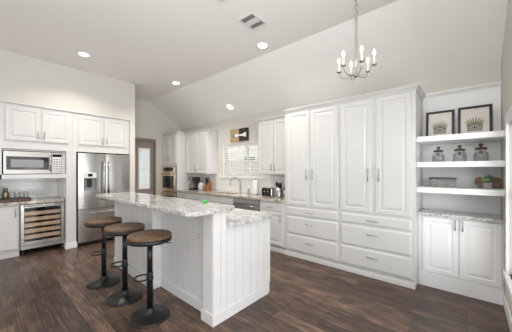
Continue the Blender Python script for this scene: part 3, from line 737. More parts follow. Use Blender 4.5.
# refrigerator
t = thing('refrigerator', 'stainless french-door refrigerator with bottom freezer and ice dispenser', 'refrigerator', (1.236, 5.44, 0), 0)
W = 0.908; H = 1.745; Zs = 0.690
MB().box(0.004, W - 0.004, 0.065, 0.70, 0.03, H - 0.015).build('body', M['grey_panel'], t)
half = W / 2
def fdoor(x0, x1, z0, z1, nm, hole=None):
    """gently convex door front on a 60 mm slab, with an optional rectangular recess"""
    b = MB(); bm = b.bm; xc = (x0 + x1) / 2; hw = (x1 - x0) / 2
    fy = lambda x: -0.016 * (1 - ((x - xc) / hw) ** 2)
    xs = sorted(set([x0 + (x1 - x0) * i / 16 for i in range(17)] + (list(hole[:2]) if hole else [])))
    zs = [z0] + (list(hole[2:]) if hole else []) + [z1]
    grid = {(i, j): bm.verts.new((x, fy(x), z)) for i, x in enumerate(xs) for j, z in enumerate(zs)}
    for i in range(len(xs) - 1):
        for j in range(len(zs) - 1):
            if hole and hole[0] - 1e-6 <= xs[i] and xs[i + 1] <= hole[1] + 1e-6 and j == 1: continue
            f = bm.faces.new((grid[i, j], grid[i + 1, j], grid[i + 1, j + 1], grid[i, j + 1])); f.smooth = True
    def wall(pts):
        v = [bm.verts.new((x, fy(x), z)) for x, z in pts] ; w_ = [bm.verts.new((x, 0.06, z)) for x, z in pts]
        for k in range(len(pts) - 1): bm.faces.new((v[k], v[k + 1], w_[k + 1], w_[k]))
    wall([(x, z0) for x in xs]); wall([(x, z1) for x in xs]); wall([(x0, z0), (x0, z1)]); wall([(x1, z0), (x1, z1)])
    if hole:
        hx = [x for x in xs if hole[0] - 1e-6 <= x <= hole[1] + 1e-6]
        wall([(x, hole[2]) for x in hx]); wall([(x, hole[3]) for x in hx]); wall([(hole[0], hole[2]), (hole[0], hole[3])]); wall([(hole[1], hole[2]), (hole[1], hole[3])])
    bm.faces.new([bm.verts.new(p) for p in ((x0, 0.06, z0), (x0, 0.06, z1), (x1, 0.06, z1), (x1, 0.06, z0))])
    return b.build(nm, M['steel'], t)
dl = fdoor(0.0, half - 0.003, Zs + 0.006, H, 'door', (0.085, 0.292, 1.035, 1.385))
dr_ = fdoor(half + 0.003, W, Zs + 0.006, H, 'door')
fz = fdoor(0.0, W, 0.075, Zs - 0.004, 'freezer_drawer')
def fridge_handle(parent, x):
    b = MB(); b.tube([(x, -0.055, 0.84), (x, -0.062, 1.1), (x, -0.062, 1.4), (x, -0.055, 1.60)], 0.013, 12)
    for z in (0.87, 1.57): b.tube([(x, 0.0, z), (x, -0.057, z)], 0.010, 8)
    return b.build('handle', M['steel'], parent)
fridge_handle(dl, half - 0.045); fridge_handle(dr_, half + 0.045)
b = MB(); b.tube([(0.10, -0.055, 0.615), (0.30, -0.064, 0.615), (0.60, -0.064, 0.615), (W - 0.10, -0.055, 0.615)], 0.013, 12)
for x in (0.13, W - 0.13): b.tube([(x, 0, 0.615), (x, -0.057, 0.615)], 0.010, 8)
b.build('handle', M['steel_h'], fz)
d = MB().box(0.087, 0.290, -0.018, 0.02, 1.275, 1.383).build('dispenser_panel', M['plate'], t, 0.003)
MB().box(0.15, 0.225, -0.021, -0.0185, 1.305, 1.36).build('display', M['black_gloss'], d)
MB().box(0.087, 0.290, 0.045, 0.051, 1.037, 1.274).build('dispenser_back', M['grey_panel'], t)
MB().box(0.087, 0.290, 0.0, 0.044, 1.037, 1.050).build('drip_tray', M['grey_panel'], t)
MB().box(0.15, 0.225, 0.020, 0.044, 1.10, 1.26).build('paddle', M['dark_gap'], t, 0.004)
MB().box(0.355 + half, 0.395 + half, -0.012, -0.004, 1.655, 1.667).build('badge', M['chrome'], dr_)
MB().box(0.01, W - 0.01, 0.03, 0.064, 0.03, 0.073).build('toe_grille', M['dark_gap'], t)
for x in (0.05, W - 0.05):
    for y in (0.10, 0.62): MB().lathe([(0.02, 0), (0.02, 0.029)], (x, y, 0), 12).build('foot', M['black'], t)

# ---------------------------------------------------------------- shelves alcove
XS = 3.62
struct(MB().box(XB - 0.022, XB - 0.002, YR + 0.002, 0.464, 0.0, 2.40).build('trim_6', M['shelf_lit_white']))
b = MB(); b.sweep([((XB - 0.003, 0.464), (-1, 0)), ((XB - 0.003, YR + 0.002), (-1, 0))], [(0, 2.401), (0.022, 2.401), (0.026, 2.412), (0.040, 2.425), (0.052, 2.440), (0.052, 2.455), (0, 2.455)])
struct(b.build('trim_7', M['shelf_lit_white']))
for z, s in ((1.764, 'highest white floating shelf, holding the two framed prints'), (1.459, 'middle white floating shelf, holding the three jars'), (1.158, 'lowest white floating shelf, holding the basket and the succulent')):
    tag(MB().box(3.49, XB - 0.023, YR + 0.002, 0.463, z, z + 0.062).build('floating_shelf', M['shelf_lit_white'], bevel=0.002), s, 'shelf', 'floating shelves')
t = cabinet('white two-door base cabinet under the open shelves', (XS + DT, 0.463, 0), RB, 0.759, XB - XS - DT - 0.024, 0.0, 0.872, 0.0, name='base_cabinet', m=M['shelf_lit_white'])
door(t, 0.045, 0.387, 0.182, 0.856, 0.359, 0.79, L=0.12, m=M['shelf_lit_white']); door(t, 0.395, 0.739, 0.182, 0.856, 0.423, 0.79, L=0.12, m=M['shelf_lit_white'])
MB().box(0.0, 0.757, -0.012, 0.0, 0, 0.165).build('base_moulding', M['shelf_lit_white'], t, 0.003)
tag(MB().box(XS - 0.03, XB - 0.023, YR + 0.002, 0.463, 0.873, 0.906).build('countertop', M['granite'], bevel=0.004), 'narrow granite top on the cabinet under the open shelves', 'countertop')

# framed prints
def framed(label, yc, wd, ht):
    t = thing('framed_print', label, 'picture', (3.84, yc, 1.8265), RB, 'framed succulent prints')
    lean = Matrix.Rotation(math.radians(-9), 4, 'X')
    h = wd / 2; b = MB(); f = 0.027
    b.box(-h, -h + f, -0.02, 0.0, 0, ht, lean); b.box(h - f, h, -0.02, 0.0, 0, ht, lean)
    b.box(-h + f, h - f, -0.02, 0.0, 0, f, lean); b.box(-h + f, h - f, -0.02, 0.0, ht - f, ht, lean)
    fr = b.build('frame', M['frame'], t, 0.002)
    p = MB().box(-h + f, h - f, -0.010, -0.002, f, ht - f, lean).build('print', M['mat_board'], t)
    def flat(poly, y, nm, m):
        b = MB()
        for pl in poly: b.prism([(x, -z) for x, z in pl], y - 0.0004, y, lean @ Matrix(((1, 0, 0, 0), (0, 0, 1, 0), (0, -1, 0, 0), (0, 0, 0, 1))))
        return b.build(nm, m, p)
    pz = ht * 0.16; pw = wd * 0.24; ph = ht * 0.23; k = 0.88
    flat([[(-pw * k, pz), (pw * k, pz), (pw, pz + ph), (-pw, pz + ph)]], -0.0105, 'printed_pot', M['print_pot'])
    lines = []
    def seg(ax, az, bx, bz, t_=0.0012):
        d = Vector((bx - ax, bz - az)); nn = Vector((-d.y, d.x)).normalized() * t_
        lines.append([(ax + nn.x, az + nn.y), (ax - nn.x, az - nn.y), (bx - nn.x, bz - nn.y), (bx + nn.x, bz + nn.y)])
    for s in (-1, 1):
        for o in (0.35, 0.62, 0.9):
            seg(s * pw * o * 0.95, pz + ph * 0.5, 0 if o < 0.5 else s * pw * (o - 0.5), pz + ph * 0.92); seg(s * pw * o * 0.95, pz + ph * 0.5, 0 if o < 0.5 else s * pw * (o - 0.5), pz + ph * 0.08)
    flat(lines, -0.0112, 'printed_pattern', M['print_line'])
    flat([[(-pw * 0.2, pz + ph * 0.5), (0, pz + ph * 0.3), (pw * 0.2, pz + ph * 0.5), (0, pz + ph * 0.7)], [(-pw * 0.75, pz + ph * 0.9), (-pw * 0.6, pz + ph * 0.6), (-pw * 0.45, pz + ph * 0.9)], [(pw * 0.75, pz + ph * 0.9), (pw * 0.6, pz + ph * 0.6), (pw * 0.45, pz + ph * 0.9)]], -0.0118, 'printed_diamond', M['print_dark'])
    lv = []; rnd = random.Random(3)
    for i in range(10):
        a = math.radians(12 + i * 156 / 9); L = ht * (0.17 + 0.11 * math.sin(a) + rnd.uniform(-0.02, 0.02)); w2 = wd * 0.018
        bx = math.cos(a) * pw * 0.35; bz = pz + ph
        d = Vector((math.cos(a), math.sin(a))); nn = Vector((-d.y, d.x))
        lv.append([(bx - nn.x * w2, bz - abs(nn.y) * 0), (bx + nn.x * w2, bz), (bx + d.x * L * 0.6 + nn.x * w2, bz + d.y * L * 0.6 + nn.y * w2), (bx + d.x * L, bz + d.y * L), (bx + d.x * L * 0.6 - nn.x * w2, bz + d.y * L * 0.6 - nn.y * w2)])
    flat(lv, -0.0108, 'printed_leaves', M['print_leaf'])
    return t
framed('smaller black-framed succulent print on the left of the highest shelf', 0.262, 0.290, 0.353)
framed('larger black-framed succulent print on the right of the highest shelf', -0.066, 0.305, 0.362)

# apothecary jars
def jar(label, y, s=1.0):
    t = thing('glass_jar', label, 'jar', (3.79, y, 1.5215), 0, 'glass jars with wooden lids')
    t.scale = (s, s, s * 1.22)
    o = MB().lathe([(0.0, 0.0), (0.050, 0.0), (0.056, 0.008), (0.057, 0.05), (0.055, 0.075), (0.042, 0.090), (0.040, 0.104)], n=28, cap=False).build('glass_body', M['jar_glass'], t)
    b = MB()
    for k in range(12):
        for dr in (-1, 1):
            pts = []
            for i in range(7):
                a = 2 * PI * k / 12 + dr * i * 2 * PI / 24; z = 0.006 + i * 0.0125
                r = 0.0585 if z < 0.06 else 0.0575
                pts.append((r * math.cos(a), r * math.sin(a), z))
            b.tube(pts, 0.0009, 4)
    b.build('wire_lattice', M['wire'], o)
    l = MB().lathe([(0.036, 0.1045), (0.050, 0.106), (0.052, 0.112), (0.050, 0.120), (0.030, 0.127), (0, 0.129)], n=28).build('lid', M['lid'], t)
    MB().lathe([(0.010, 0.1285), (0.009, 0.137), (0.018, 0.143), (0.020, 0.152), (0.012, 0.160), (0, 0.161)], n=18).build('knob', M['lid'], l)
    MB().box(-0.0605, -0.0590, -0.014, 0.016, 0.068, 0.092).build('tag', M['lid'], t)
    return t
j0 = jar('lidded glass jar at the left of the middle shelf', 0.272)
dup(j0, (3.79, 0.068, 1.5215), None, 'lidded glass jar in the centre of the middle shelf').scale = (1.04, 1.04, 1.26)
dup(j0, (3.79, -0.118, 1.5215), None, 'lidded glass jar at the right of the middle shelf').scale = (1.08, 1.08, 1.30)
# basket
t = thing('woven_basket', 'grey woven box basket at the left of the lowest shelf', 'basket', (3.80, 0.232, 1.2205), RB)
b = MB(); b.box(-0.128, 0.128, -0.07, 0.07, 0, 0.09); b.build('basket_body', M['basket'], t, 0.006)
MB().box(-0.134, 0.134, -0.076, 0.076, 0.0905, 0.112).build('lid', M['basket_rim'], t, 0.006)
# wood slab and succulent
t = tag(MB().prism([(0.118 * math.copysign(abs(math.cos(a)) ** 0.6, math.cos(a)) * (1 + 0.03 * math.sin(3 * a)), 0.061 * math.copysign(abs(math.sin(a)) ** 0.7, math.sin(a)) * (1 + 0.05 * math.cos(2 * a + 1)) + 0.0605) for a in [2 * PI * k / 40 for k in range(40)]], 0, 0.03,
                          Matrix(((1, 0, 0, 0), (0, 0, -1, 0), (0, 1, 0, 0), (0, 0, 0, 1)))).build('wood_slab', M['slab'], bevel=0.006), 'brown live-edge wood slab standing behind the succulent', 'wood slab')
t.location = (3.885, -0.183, 1.2235); t.rotation_euler = (math.radians(-8), 0, RB)
t = thing('potted_succulent', 'small succulent in a silvery square pot on the lowest shelf', 'plant', (3.74, -0.170, 1.2205), RB)
b = MB(); b.prism([(-0.037, -0.037), (0.037, -0.037), (0.037, 0.037), (-0.037, 0.037)], 0, 0.068); b.build('pot', M['pot'], t, 0.005)
MB().box(-0.031, 0.031, -0.031, 0.031, 0.0685, 0.074).build('soil', M['dark_gap'], t)
def leafset(nm, c, n, L, wdt, m, el0, el1):
    b = MB(); rnd = random.Random(len(nm) + n)
    for i in range(n):
        az = i * 2.39996; el = math.radians(el0 + (el1 - el0) * i / n); l_ = L * rnd.uniform(0.8, 1.1)
        d = Vector((math.cos(az) * math.cos(el), math.sin(az) * math.cos(el), math.sin(el)))
        p0 = Vector(c); pts = [p0, p0 + d * l_ * 0.4, p0 + d * l_ * 0.75 + Vector((0, 0, 0.004)), p0 + d * l_ + Vector((0, 0, 0.012))]
        b.tube(pts, 0, 6, radii=[wdt * 0.6, wdt, wdt * 0.75, wdt * 0.1])
    return b.build(nm, m, t)
leafset('rosette', (-0.018, -0.02, 0.078), 14, 0.048, 0.0075, M['leaf_pale'], 15, 65)
leafset('spiky_leaves', (0.016, 0.005, 0.074), 16, 0.080, 0.006, M['leaf_blue'], 40, 88)
leafset('green_leaves', (0.024, -0.018, 0.075), 10, 0.03, 0.005, M['leaf'], 25, 70)

# ---------------------------------------------------------------- island
t = thing('kitchen_island', 'white beadboard kitchen island with raised bar', 'island', (0, 0, 0), 0)
IX0, IX1, IY0, IY1 = 1.414, 2.262, 1.745, 4.05
XW = 1.575                                     # back of the raised bar wall
b = MB()
b.box(1.505, XW, IY0 + 0.02, IY1, 0.0, 1.032)                    # bar wall
b.box(XW, IX1, IY0 + 0.02, IY1, 0.10, 0.873)                     # body of the lower side
b.box(XW, IX1 - 0.06, IY0 + 0.02, IY1, 0.0, 0.10)
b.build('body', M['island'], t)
def boards(nm, kind, lo, hi, z0, z1, face, n, depth=0.012):
    """vertical beadboards between lo and hi on a face plane"""
    b = MB(); st = (hi - lo) / n; g = 0.0018
    for k in range(n):
        a0, a1 = lo + k * st + g, lo + (k + 1) * st - g
        if kind == 'x': b.box(a0, a1, face, face + depth, z0, z1)
        else: b.box(face, face + depth, a0, a1, z0, z1)
    return b.build(nm, M['island'], t, 0.0018, 1)
# end panel facing the camera
b = MB(); b.box(IX0 + 0.002, IX1, IY0 + 0.012, IY0 + 0.0195, 0.0, 0.873); b.box(IX0 + 0.002, XW, IY0 + 0.012, IY0 + 0.0195, 0.873, 1.032); b.build('end_panel_back', M['island'], t)
eb = MB(); n = 8; lo = IX0 + 0.0; st = (IX1 - lo) / n
edges = [1.414, 1.500, 1.575, 1.69, 1.805, 1.92, 2.035, 2.15, 2.262]
for k in range(8):
    top = 1.032 if edges[k + 1] <= XW + 0.001 else 0.873
    eb.box(edges[k] + 0.0018, edges[k + 1] - 0.0018, IY0, IY0 + 0.012, 0.100 if k < 7 else 0.121, top)
eb.build('end_panel', M['island'], t, 0.0018, 1)
# stool side: near pilaster, recessed beadboard, projecting far bay
MB().box(IX0, 1.504, IY0 + 0.02, 1.900, 0.0, 1.032).build('pilaster', M['island'], t, 0.002)
boards('recessed_panel', 'y', 1.902, 2.838, 0.0, 1.032, 1.492, 9)
MB().box(1.398, 1.504, 2.840, IY1, 0.0, 1.032).build('bay', M['island'], t, 0.002)
boards('bay_panel', 'y', 2.93, 3.96, 0.1, 0.97, 1.388, 10, 0.0095)
b = MB(); b.box(1.380, 1.3975, 2.840, 2.928, 0.1, 1.032); b.box(1.380, 1.3975, 3.962, IY1, 0.1, 1.032); b.box(1.380, 1.3975, 2.928, 3.962, 0.972, 1.032); b.build('bay_stile', M['island'], t, 0.002)
MB().box(1.480, 1.4915, 1.902, 2.838, 0.975, 1.032).box(1.480, 1.4915, 1.902, 1.940, 0.105, 0.975).build('recess_rail', M['island'], t, 0.002)
b = MB(); h = 0.105
b.box(IX0 - 0.014, 2.215, IY0 - 0.014, IY0 - 0.0005, 0, h)
b.box(IX0 - 0.014, IX0 - 0.0005, IY0 - 0.0005, 1.914, 0, h); b.box(IX0 - 0.0005, 1.478, 1.9005, 1.914, 0, h)
b.box(1.478, 1.4915, 1.914, 2.826, 0, h); b.box(1.366, 1.4915, 2.826, 2.8395, 0, h); b.box(1.366, 1.3795, 2.8395, IY1 + 0.0, 0, h)
b.build('base_moulding', M['island'], t, 0.004)
# doors of the working side
for k in range(4):
    y0 = 1.90 + k * 0.53
    o = MB().loops(-(y0 + 0.51), -y0, 0.13, 0.85, [(0, 0), (0, -0.016), (0.005, -0.021), (0.05, -0.021), (0.056, -0.012), (0.09, -0.018)])
    bmesh.ops.transform(o.bm, matrix=Matrix.Translation((IX1, 0, 0)) @ Matrix.Rotation(PI / 2, 4, 'Z') @ Matrix.Diagonal((-1, 1, 1, 1)), verts=o.bm.verts[:])
    o.build('door', M['island'], t)
def slab(poly, z0, z1, nm, m, label):
    return tag(MB().prism(poly, z0, z1).build(nm, m, bevel=0.007, seg=3), label, 'countertop')
slab([(1.205, 1.700), (1.640, 1.700), (1.680, 1.740), (1.680, 4.17), (1.235, 4.17), (1.140, 4.08), (1.140, 1.765)], 1.033, 1.071, 'countertop', M['granite'], 'raised granite bar top above the stools on the island')
slab([(XW + 0.001, 1.700), (2.235, 1.690), (2.292, 1.745), (2.292, 4.08), (XW + 0.001, 4.08)], 0.874, 0.915, 'countertop', M['granite'], 'lower granite counter on the sink side of the island')
outlet('white outlet on the recessed beadboard of the island, right of the nearest stool', (1.479 + 0.0128, 2.095, 0.80), RB).location = (1.4915, 2.055, 0.76)
outlet('white outlet on the far bay of the island, behind the farthest stool', (1.3875, 3.55, 0.79), RB)
t = tag(MB().box(-0.035, 0.035, -0.022, 0.022, 0, 0.022).build('sponge', M['green'], bevel=0.006, seg=3), 'small bright green sponge at the edge of the bar top', 'sponge')
t.location = (1.645, 2.17, 1.0715); t.rotation_euler = (0, 0, 0.5)

# ---------------------------------------------------------------- bar stools
t = thing('bar_stool', 'black pedestal bar stool with round wood seat, nearest to the camera', 'bar stool', (1.108, 2.332, 0), 0, 'round bar stools along the island')
MB().lathe([(0.186, 0.0), (0.188, 0.006), (0.183, 0.013), (0.145, 0.024), (0.090, 0.038), (0.050, 0.060), (0.036, 0.085), (0.034, 0.090)], n=48).build('base', M['black_metal'], t)
MB().lathe([(0.0285, 0.0905), (0.0285, 0.43), (0.027, 0.436)], n=24).build('outer_column', M['black_metal'], t)
MB().lathe([(0.0255, 0.4365), (0.0255, 0.715)], n=24).build('gas_lift', M['black_metal'], t)
MB().lathe([(0.085, 0.7155), (0.11, 0.722), (0.11, 0.736)], n=32).build('mount_plate', M['black_metal'], t)
b = MB(); b.lathe([(0.0, 0.7365), (0.196, 0.7365), (0.203, 0.740), (0.203, 0.770), (0.198, 0.772), (0, 0.772)], n=48); b.build('seat_rim', M['black_metal'], t)
b = MB(); b.lathe([(0.0, 0.7725), (0.196, 0.7725), (0.201, 0.777), (0.201, 0.796), (0.196, 0.801), (0, 0.802)], n=48); b.build('seat', M['seat'], t)
cx, cy = -0.047, 0.060
b = MB(); b.tube([(cx + 0.074 * math.cos(2 * PI * k / 28), cy + 0.074 * math.sin(2 * PI * k / 28), 0.372) for k in range(28)], 0.0085, 8, True); b.build('foot_ring', M['black_metal'], t)
MB().lathe([(0.029, 0.360), (0.033, 0.361), (0.033, 0.383), (0.029, 0.384)], n=24).build('ring_clamp', M['black_metal'], t)
MB().tube([(0.02, -0.02, 0.724), (0.11, -0.11, 0.715), (0.145, -0.145, 0.712)], 0.005, 8).build('lift_lever', M['black_metal'], t)
s0 = t
for p, s in (((1.087, 2.884, 0), 'black pedestal bar stool with round wood seat, middle of the three'), ((1.060, 3.476, 0), 'black pedestal bar stool with round wood seat, nearest to the refrigerator')):
    dup(s0, p, 0, s)

# ---------------------------------------------------------------- things on the back counter
CZ = 0.9155
t = thing('coffee_maker', 'black drip coffee maker on the counter beside the oven tower', 'coffee maker', (3.80, 5.46, CZ), RB)
b = MB(); b.box(-0.10, 0.10, -0.12, 0.11, 0, 0.035); b.box(-0.10, 0.10, 0.03, 0.11, 0.035, 0.33); b.box(-0.10, 0.10, -0.11, 0.03, 0.24, 0.33); b.build('body', M['black'], t, 0.008)
o = MB().lathe([(0.0, 0.0), (0.055, 0.0), (0.070, 0.02), (0.072, 0.06), (0.055, 0.11), (0.050, 0.135)], (0, -0.045, 0.036), 24, cap=False).build('carafe', M['jar_glass'], t)
MB().tube([(0, -0.10, 0.15), (0, -0.145, 0.145), (0, -0.15, 0.09), (0, -0.115, 0.06)], 0.008, 8).build('handle', M['black'], o)
MB().lathe([(0.0, 0), (0.052, 0), (0.048, 0.02), (0, 0.022)], (0, -0.045, 0.1715), 24).build('carafe_lid', M['black'], o)
MB().box(-0.05, 0.05, -0.114, -0.1105, 0.255, 0.315).build('control_panel', M['grey_panel'], t)
t = thing('canister', 'pale lidded canister between the coffee maker and the knife block', 'canister', (3.80, 5.17, CZ), 0)
t.scale = (1.2, 1.2, 1.25)
MB().lathe([(0.0, 0), (0.055, 0), (0.066, 0.02), (0.068, 0.10), (0.055, 0.145), (0.045, 0.155)], n=28).build('body', M['ceramic'], t)
l = MB().lathe([(0.048, 0.1555), (0.052, 0.16), (0.045, 0.178), (0, 0.182)], n=28).build('lid', M['steel'], t)
MB().lathe([(0.007, 0.1815), (0.014, 0.190), (0.012, 0.202), (0, 0.206)], n=16).build('knob', M['steel'], l)
t = thing('knife_block', 'reddish wooden knife block with black knife handles', 'knife block', (3.80, 4.90, CZ), RB)
lean = Matrix.Rotation(math.radians(-20), 4, 'X')
b = MB()
pr = [(-0.075, 0.0), (0.085, 0.0), (0.085, 0.215), (0.015, 0.24), (-0.055, 0.11)]
b.prism(pr, -0.06, 0.06, Matrix(((0, 0, 1, 0), (1, 0, 0, 0), (0, 1, 0, 0), (0, 0, 0, 1)))); b.build('block', M['block'], t, 0.004)
for i, (x, y, z) in enumerate([(-0.04, 0.000, 0.215), (0.0, 0.000, 0.215), (0.04, 0.000, 0.215), (-0.035, 0.05, 0.231), (0.03, 0.05, 0.231), (-0.02, -0.03, 0.160), (0.02, -0.03, 0.160)]):
    L = (0.12, 0.11, 0.12, 0.13, 0.12, 0.09, 0.09)[i]
    b = MB(); b.box(-0.008, 0.008, -0.011, 0.011, 0, L, Matrix.Translation((x, y, z)) @ Matrix.Rotation(math.radians(28), 4, 'X')); b.build('knife_handle', M['black'], t, 0.004)
# soap, paper towels
t = thing('soap_bottle', 'small bluish dish soap bottle by the faucet', 'soap bottle', (3.86, 3.56, CZ), 0)
MB().lathe([(0.0, 0), (0.030, 0), (0.034, 0.01), (0.034, 0.09), (0.026, 0.115), (0.013, 0.125)], n=20).build('bottle', M['soap'], t)
MB().lathe([(0.013, 0.1255), (0.015, 0.127), (0.015, 0.142), (0.006, 0.148), (0.006, 0.165), (0, 0.166)], n=16).build('cap', M['plate'], t)
t = thing('paper_towel_holder', 'upright white paper towel roll by the window sill', 'paper towel', (3.88, 3.38, CZ), 0)
MB().lathe([(0.0, 0), (0.075, 0), (0.075, 0.010), (0.01, 0.012), (0.006, 0.02), (0.006, 0.325), (0.012, 0.33), (0.010, 0.343), (0, 0.345)], n=24).build('stand', M['nickel'], t)
MB().lathe([(0.0185, 0.013), (0.063, 0.013), (0.064, 0.02), (0.064, 0.288), (0.062, 0.293), (0.0185, 0.293), (0.0180, 0.20)], n=32).build('paper_roll', M['paper'], t)
# toaster
t = thing('toaster', 'black and chrome toaster under the right wall cabinet', 'toaster', (3.70, 2.90, CZ), RB)
t.scale = (0.86, 0.86, 0.95)
b = MB(); b.box(-0.135, 0.135, -0.085, 0.085, 0.012, 0.185); b.build('body', M['black'], t, 0.03, 4)
MB().box(-0.137, -0.05, -0.087, 0.087, 0.030, 0.16).build('side_panel', M['black_gloss'], t, 0.02, 4)
MB().box(0.115, 0.142, -0.07, 0.07, 0.03, 0.17).build('end_panel', M['chrome'], t, 0.01, 3)
for y in (-0.032, 0.032): MB().box(-0.095, 0.095, y - 0.012, y + 0.012, 0.1852, 0.1885).build('slot', M['chrome'], t)
for x in (-0.06, 0.04): MB().box(x, x + 0.03, -0.095, -0.0852, 0.10, 0.125).build('lever', M['chrome'], t, 0.003)
for x in (-0.10, 0.10):
    for y in (-0.06, 0.06): MB().lathe([(0.012, 0), (0.012, 0.014)], (x, y, 0), 12).build('foot', M['black'], t)
# utensil crocks
t = thing('utensil_crock', 'steel crock full of black cooking utensils beside the toaster', 'utensil crock', (3.72, 2.66, CZ), 0)
MB().lathe([(0.0, 0), (0.066, 0), (0.068, 0.005), (0.068, 0.18), (0.063, 0.18), (0.063, 0.01), (0, 0.01)], n=28).build('crock', M['steel'], t)
for i, (a, tilt, L, kind) in enumerate([(0.3, 12, 0.24, 0), (1.6, 14, 0.25, 1), (2.8, 10, 0.26, 0), (4.0, 15, 0.23, 1), (5.2, 8, 0.27, 0)]):
    mx = Matrix.Translation((0.02 * math.cos(a), 0.02 * math.sin(a), 0.012)) @ Matrix.Rotation(a, 4, 'Z') @ Matrix.Rotation(math.radians(tilt * 0.7), 4, 'Y')
    b = MB(); b.lathe([(0.005, 0), (0.005, L - 0.06)], n=8, mx=mx)
    if kind: b.lathe([(0, L - 0.065), (0.03, L - 0.05), (0.040, L - 0.02), (0.03, L + 0.005), (0, L + 0.01)], n=14, mx=mx @ Matrix.Diagonal((0.35, 1, 1, 1)))
    else: b.box(-0.004, 0.004, -0.034, 0.034, L - 0.07, L + 0.02, mx)
    b.build('utensil', M['black'], t)
t = thing('canister', 'plain steel canister standing against the pantry side', 'canister', (3.70, 2.48, CZ), 0)
MB().lathe([(0.0, 0), (0.056, 0), (0.058, 0.004), (0.058, 0.165)], n=28).build('body', M['steel'], t)
l = MB().lathe([(0.060, 0.1655), (0.060, 0.188), (0.055, 0.192), (0, 0.193)], n=28).build('lid', M['black'], t)
outlet('white outlet on the tile behind the toaster', (XB - 0.019, 2.80, 1.13), RB)

# ---------------------------------------------------------------- ceiling things
def can(label, loc, tilt, power=13):
    t = thing('recessed_light', label, 'ceiling light', loc, 0, 'recessed ceiling lights')
    t.rotation_euler = (0, tilt, 0)
    MB().lathe([(0.070, -0.004), (0.092, -0.008), (0.096, -0.004), (0.096, 0.0), (0.070, 0.0), (0.070, -0.004)], n=40, cap=False).build('trim_ring', M['vent'], t)
    MB().lathe([(0, -0.0035), (0.069, -0.0035), (0.069, -0.001), (0, -0.001)], n=32).build('lens', M['lens'], t)
    l = bpy.data.lights.new('can lamp', 'AREA'); l.shape = 'DISK'; l.size = 0.13; l.spread = math.radians(125); l.energy = power; l.color = (1, 0.94, 0.86)
    o = bpy.data.objects.new('lamp', l); COL.objects.link(o); o.parent = t; o.location = (0, 0, -0.012)
    return t
sl = math.atan(0.646)
can('round recessed ceiling light nearest the left wall cabinets', (1.143, 4.688, ZC), 0)
can('round recessed ceiling light above the island, nearer the far wall', (2.813, 4.723, ZC), 0)
can('round recessed light on the sloped ceiling in front of the sink window', (3.753, 4.038, 2.852), sl)
can('round recessed ceiling light beside the large air vent', (2.822, 2.324, ZC), 0)
def vent(label, loc, rz, wx, wy, halves):
    t = thing('air_vent', label, 'vent', loc, rz)
    b = MB(); f = 0.028
    b.box(-wx, wx, -wy, -wy + f, -0.010, 0); b.box(-wx, wx, wy - f, wy, -0.010, 0); b.box(-wx, -wx + f, -wy + f, wy - f, -0.010, 0); b.box(wx - f, wx, -wy + f, wy - f, -0.010, 0)
    if halves: b.box(-wx + f, wx - f, -0.045, 0.045, -0.010, 0)
    b.build('frame', M['vent'], t, 0.003)
    MB().box(-wx + f, wx - f, -wy + f, wy - f, -0.0025, -0.0005).build('duct', M['vent_dark'], t)
    for lo, hi, tl in (((-wy + f, -0.045, 40), (0.045, wy - f, 40)) if halves else ((-wy + f, wy - f, -30),)):
        b = MB(); y = lo + 0.007
        while y < hi - 0.003:
            b.box(-wx + f, wx - f, -0.0045, 0.0045, -0.0006, 0.0006, Matrix.Translation((0, y, -0.0062)) @ Matrix.Rotation(math.radians(tl), 4, 'X'))
            y += 0.0125
        b.build('louvres', M['vent'], t)
    return t
vent('large rectangular white ceiling vent near the chandelier', (2.283, 2.045, ZC), -PI / 2, 0.125, 0.148, True)
vent('small ceiling vent at the corner of the refrigerator wall', (2.29, 5.388, ZC), 0, 0.127, 0.068, False)
t = thing('smoke_detector', 'white round smoke detector at the top edge, left of the large vent', 'smoke detector', (1.71, 1.98, ZC), 0)
MB().lathe([(0.045, -0.032), (0.060, -0.028), (0.065, -0.010), (0.065, 0)], n=32).build('body', M['vent'], t)
MB().lathe([(0, -0.036), (0.02, -0.036), (0.022, -0.0325), (0, -0.0325)], n=20).build('sensor_cap', M['plate'], t)

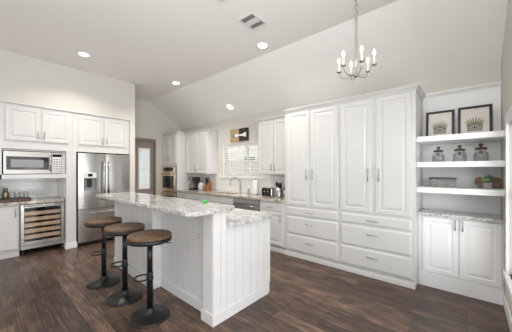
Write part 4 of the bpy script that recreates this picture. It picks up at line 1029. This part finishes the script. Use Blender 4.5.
# chandelier
t = thing('chandelier', 'six-light nickel candle chandelier hanging on a chain', 'chandelier', (2.459, 0.829, 0), 0)
MB().lathe([(0.0, 3.262), (0.02, 3.262), (0.055, 3.280), (0.062, 3.2995)], n=28).build('ceiling_canopy', M['nickel_dark'], t)
b = MB(); z = 2.965; k = 0
while z < 3.262:
    pts = []
    for i in range(14):
        a = 2 * PI * i / 14; u = 0.013 * math.cos(a); v = 0.024 * math.sin(a)
        pts.append((u, 0, z + v) if k % 2 else (0, u, z + v))
    b.tube(pts, 0.0038, 6, True); z += 0.038; k += 1
b.build('chain', M['nickel_dark'], t)
b = MB(); b.lathe([(0.0, 2.335), (0.012, 2.337), (0.020, 2.350), (0.024, 2.362), (0.014, 2.372), (0.0115, 2.385), (0.0115, 2.900), (0.014, 2.905), (0.014, 2.918), (0.006, 2.925), (0, 2.927)], n=20)
b.tube([(0.014 * math.cos(2 * PI * i / 14), 0, 2.940 + 0.014 * math.sin(2 * PI * i / 14)) for i in range(14)], 0.003, 6, True)
b.build('stem', M['nickel_dark'], t)
for k in range(6):
    a = math.radians(36 + 60 * k); dv = Vector((math.cos(a), math.sin(a), 0))
    R_ = 0.164
    pts = [dv * 0.015 + Vector((0, 0, 2.362)), dv * 0.05 + Vector((0, 0, 2.352)), dv * 0.10 + Vector((0, 0, 2.349)), dv * 0.130 + Vector((0, 0, 2.358)), dv * 0.153 + Vector((0, 0, 2.378)), dv * 0.162 + Vector((0, 0, 2.402)), dv * R_ + Vector((0, 0, 2.416))]
    ar = MB().tube(pts, 0.0045, 8).build('arm', M['nickel_dark'], t)
    c = tuple(dv * R_)
    MB().lathe([(0.0, 2.412), (0.010, 2.413), (0.020, 2.420), (0.026, 2.428), (0.024, 2.429), (0.012, 2.424), (0, 2.424)], c, 18).build('drip_pan', M['nickel_dark'], ar)
    MB().lathe([(0.0105, 2.4245), (0.0105, 2.512), (0.004, 2.513)], c, 14).build('candle_sleeve', M['candle'], ar)
    MB().lathe([(0.006, 2.5135), (0.011, 2.524), (0.0125, 2.536), (0.009, 2.552), (0.004, 2.566), (0, 2.572)], c, 14).build('bulb', M['bulb'], ar)
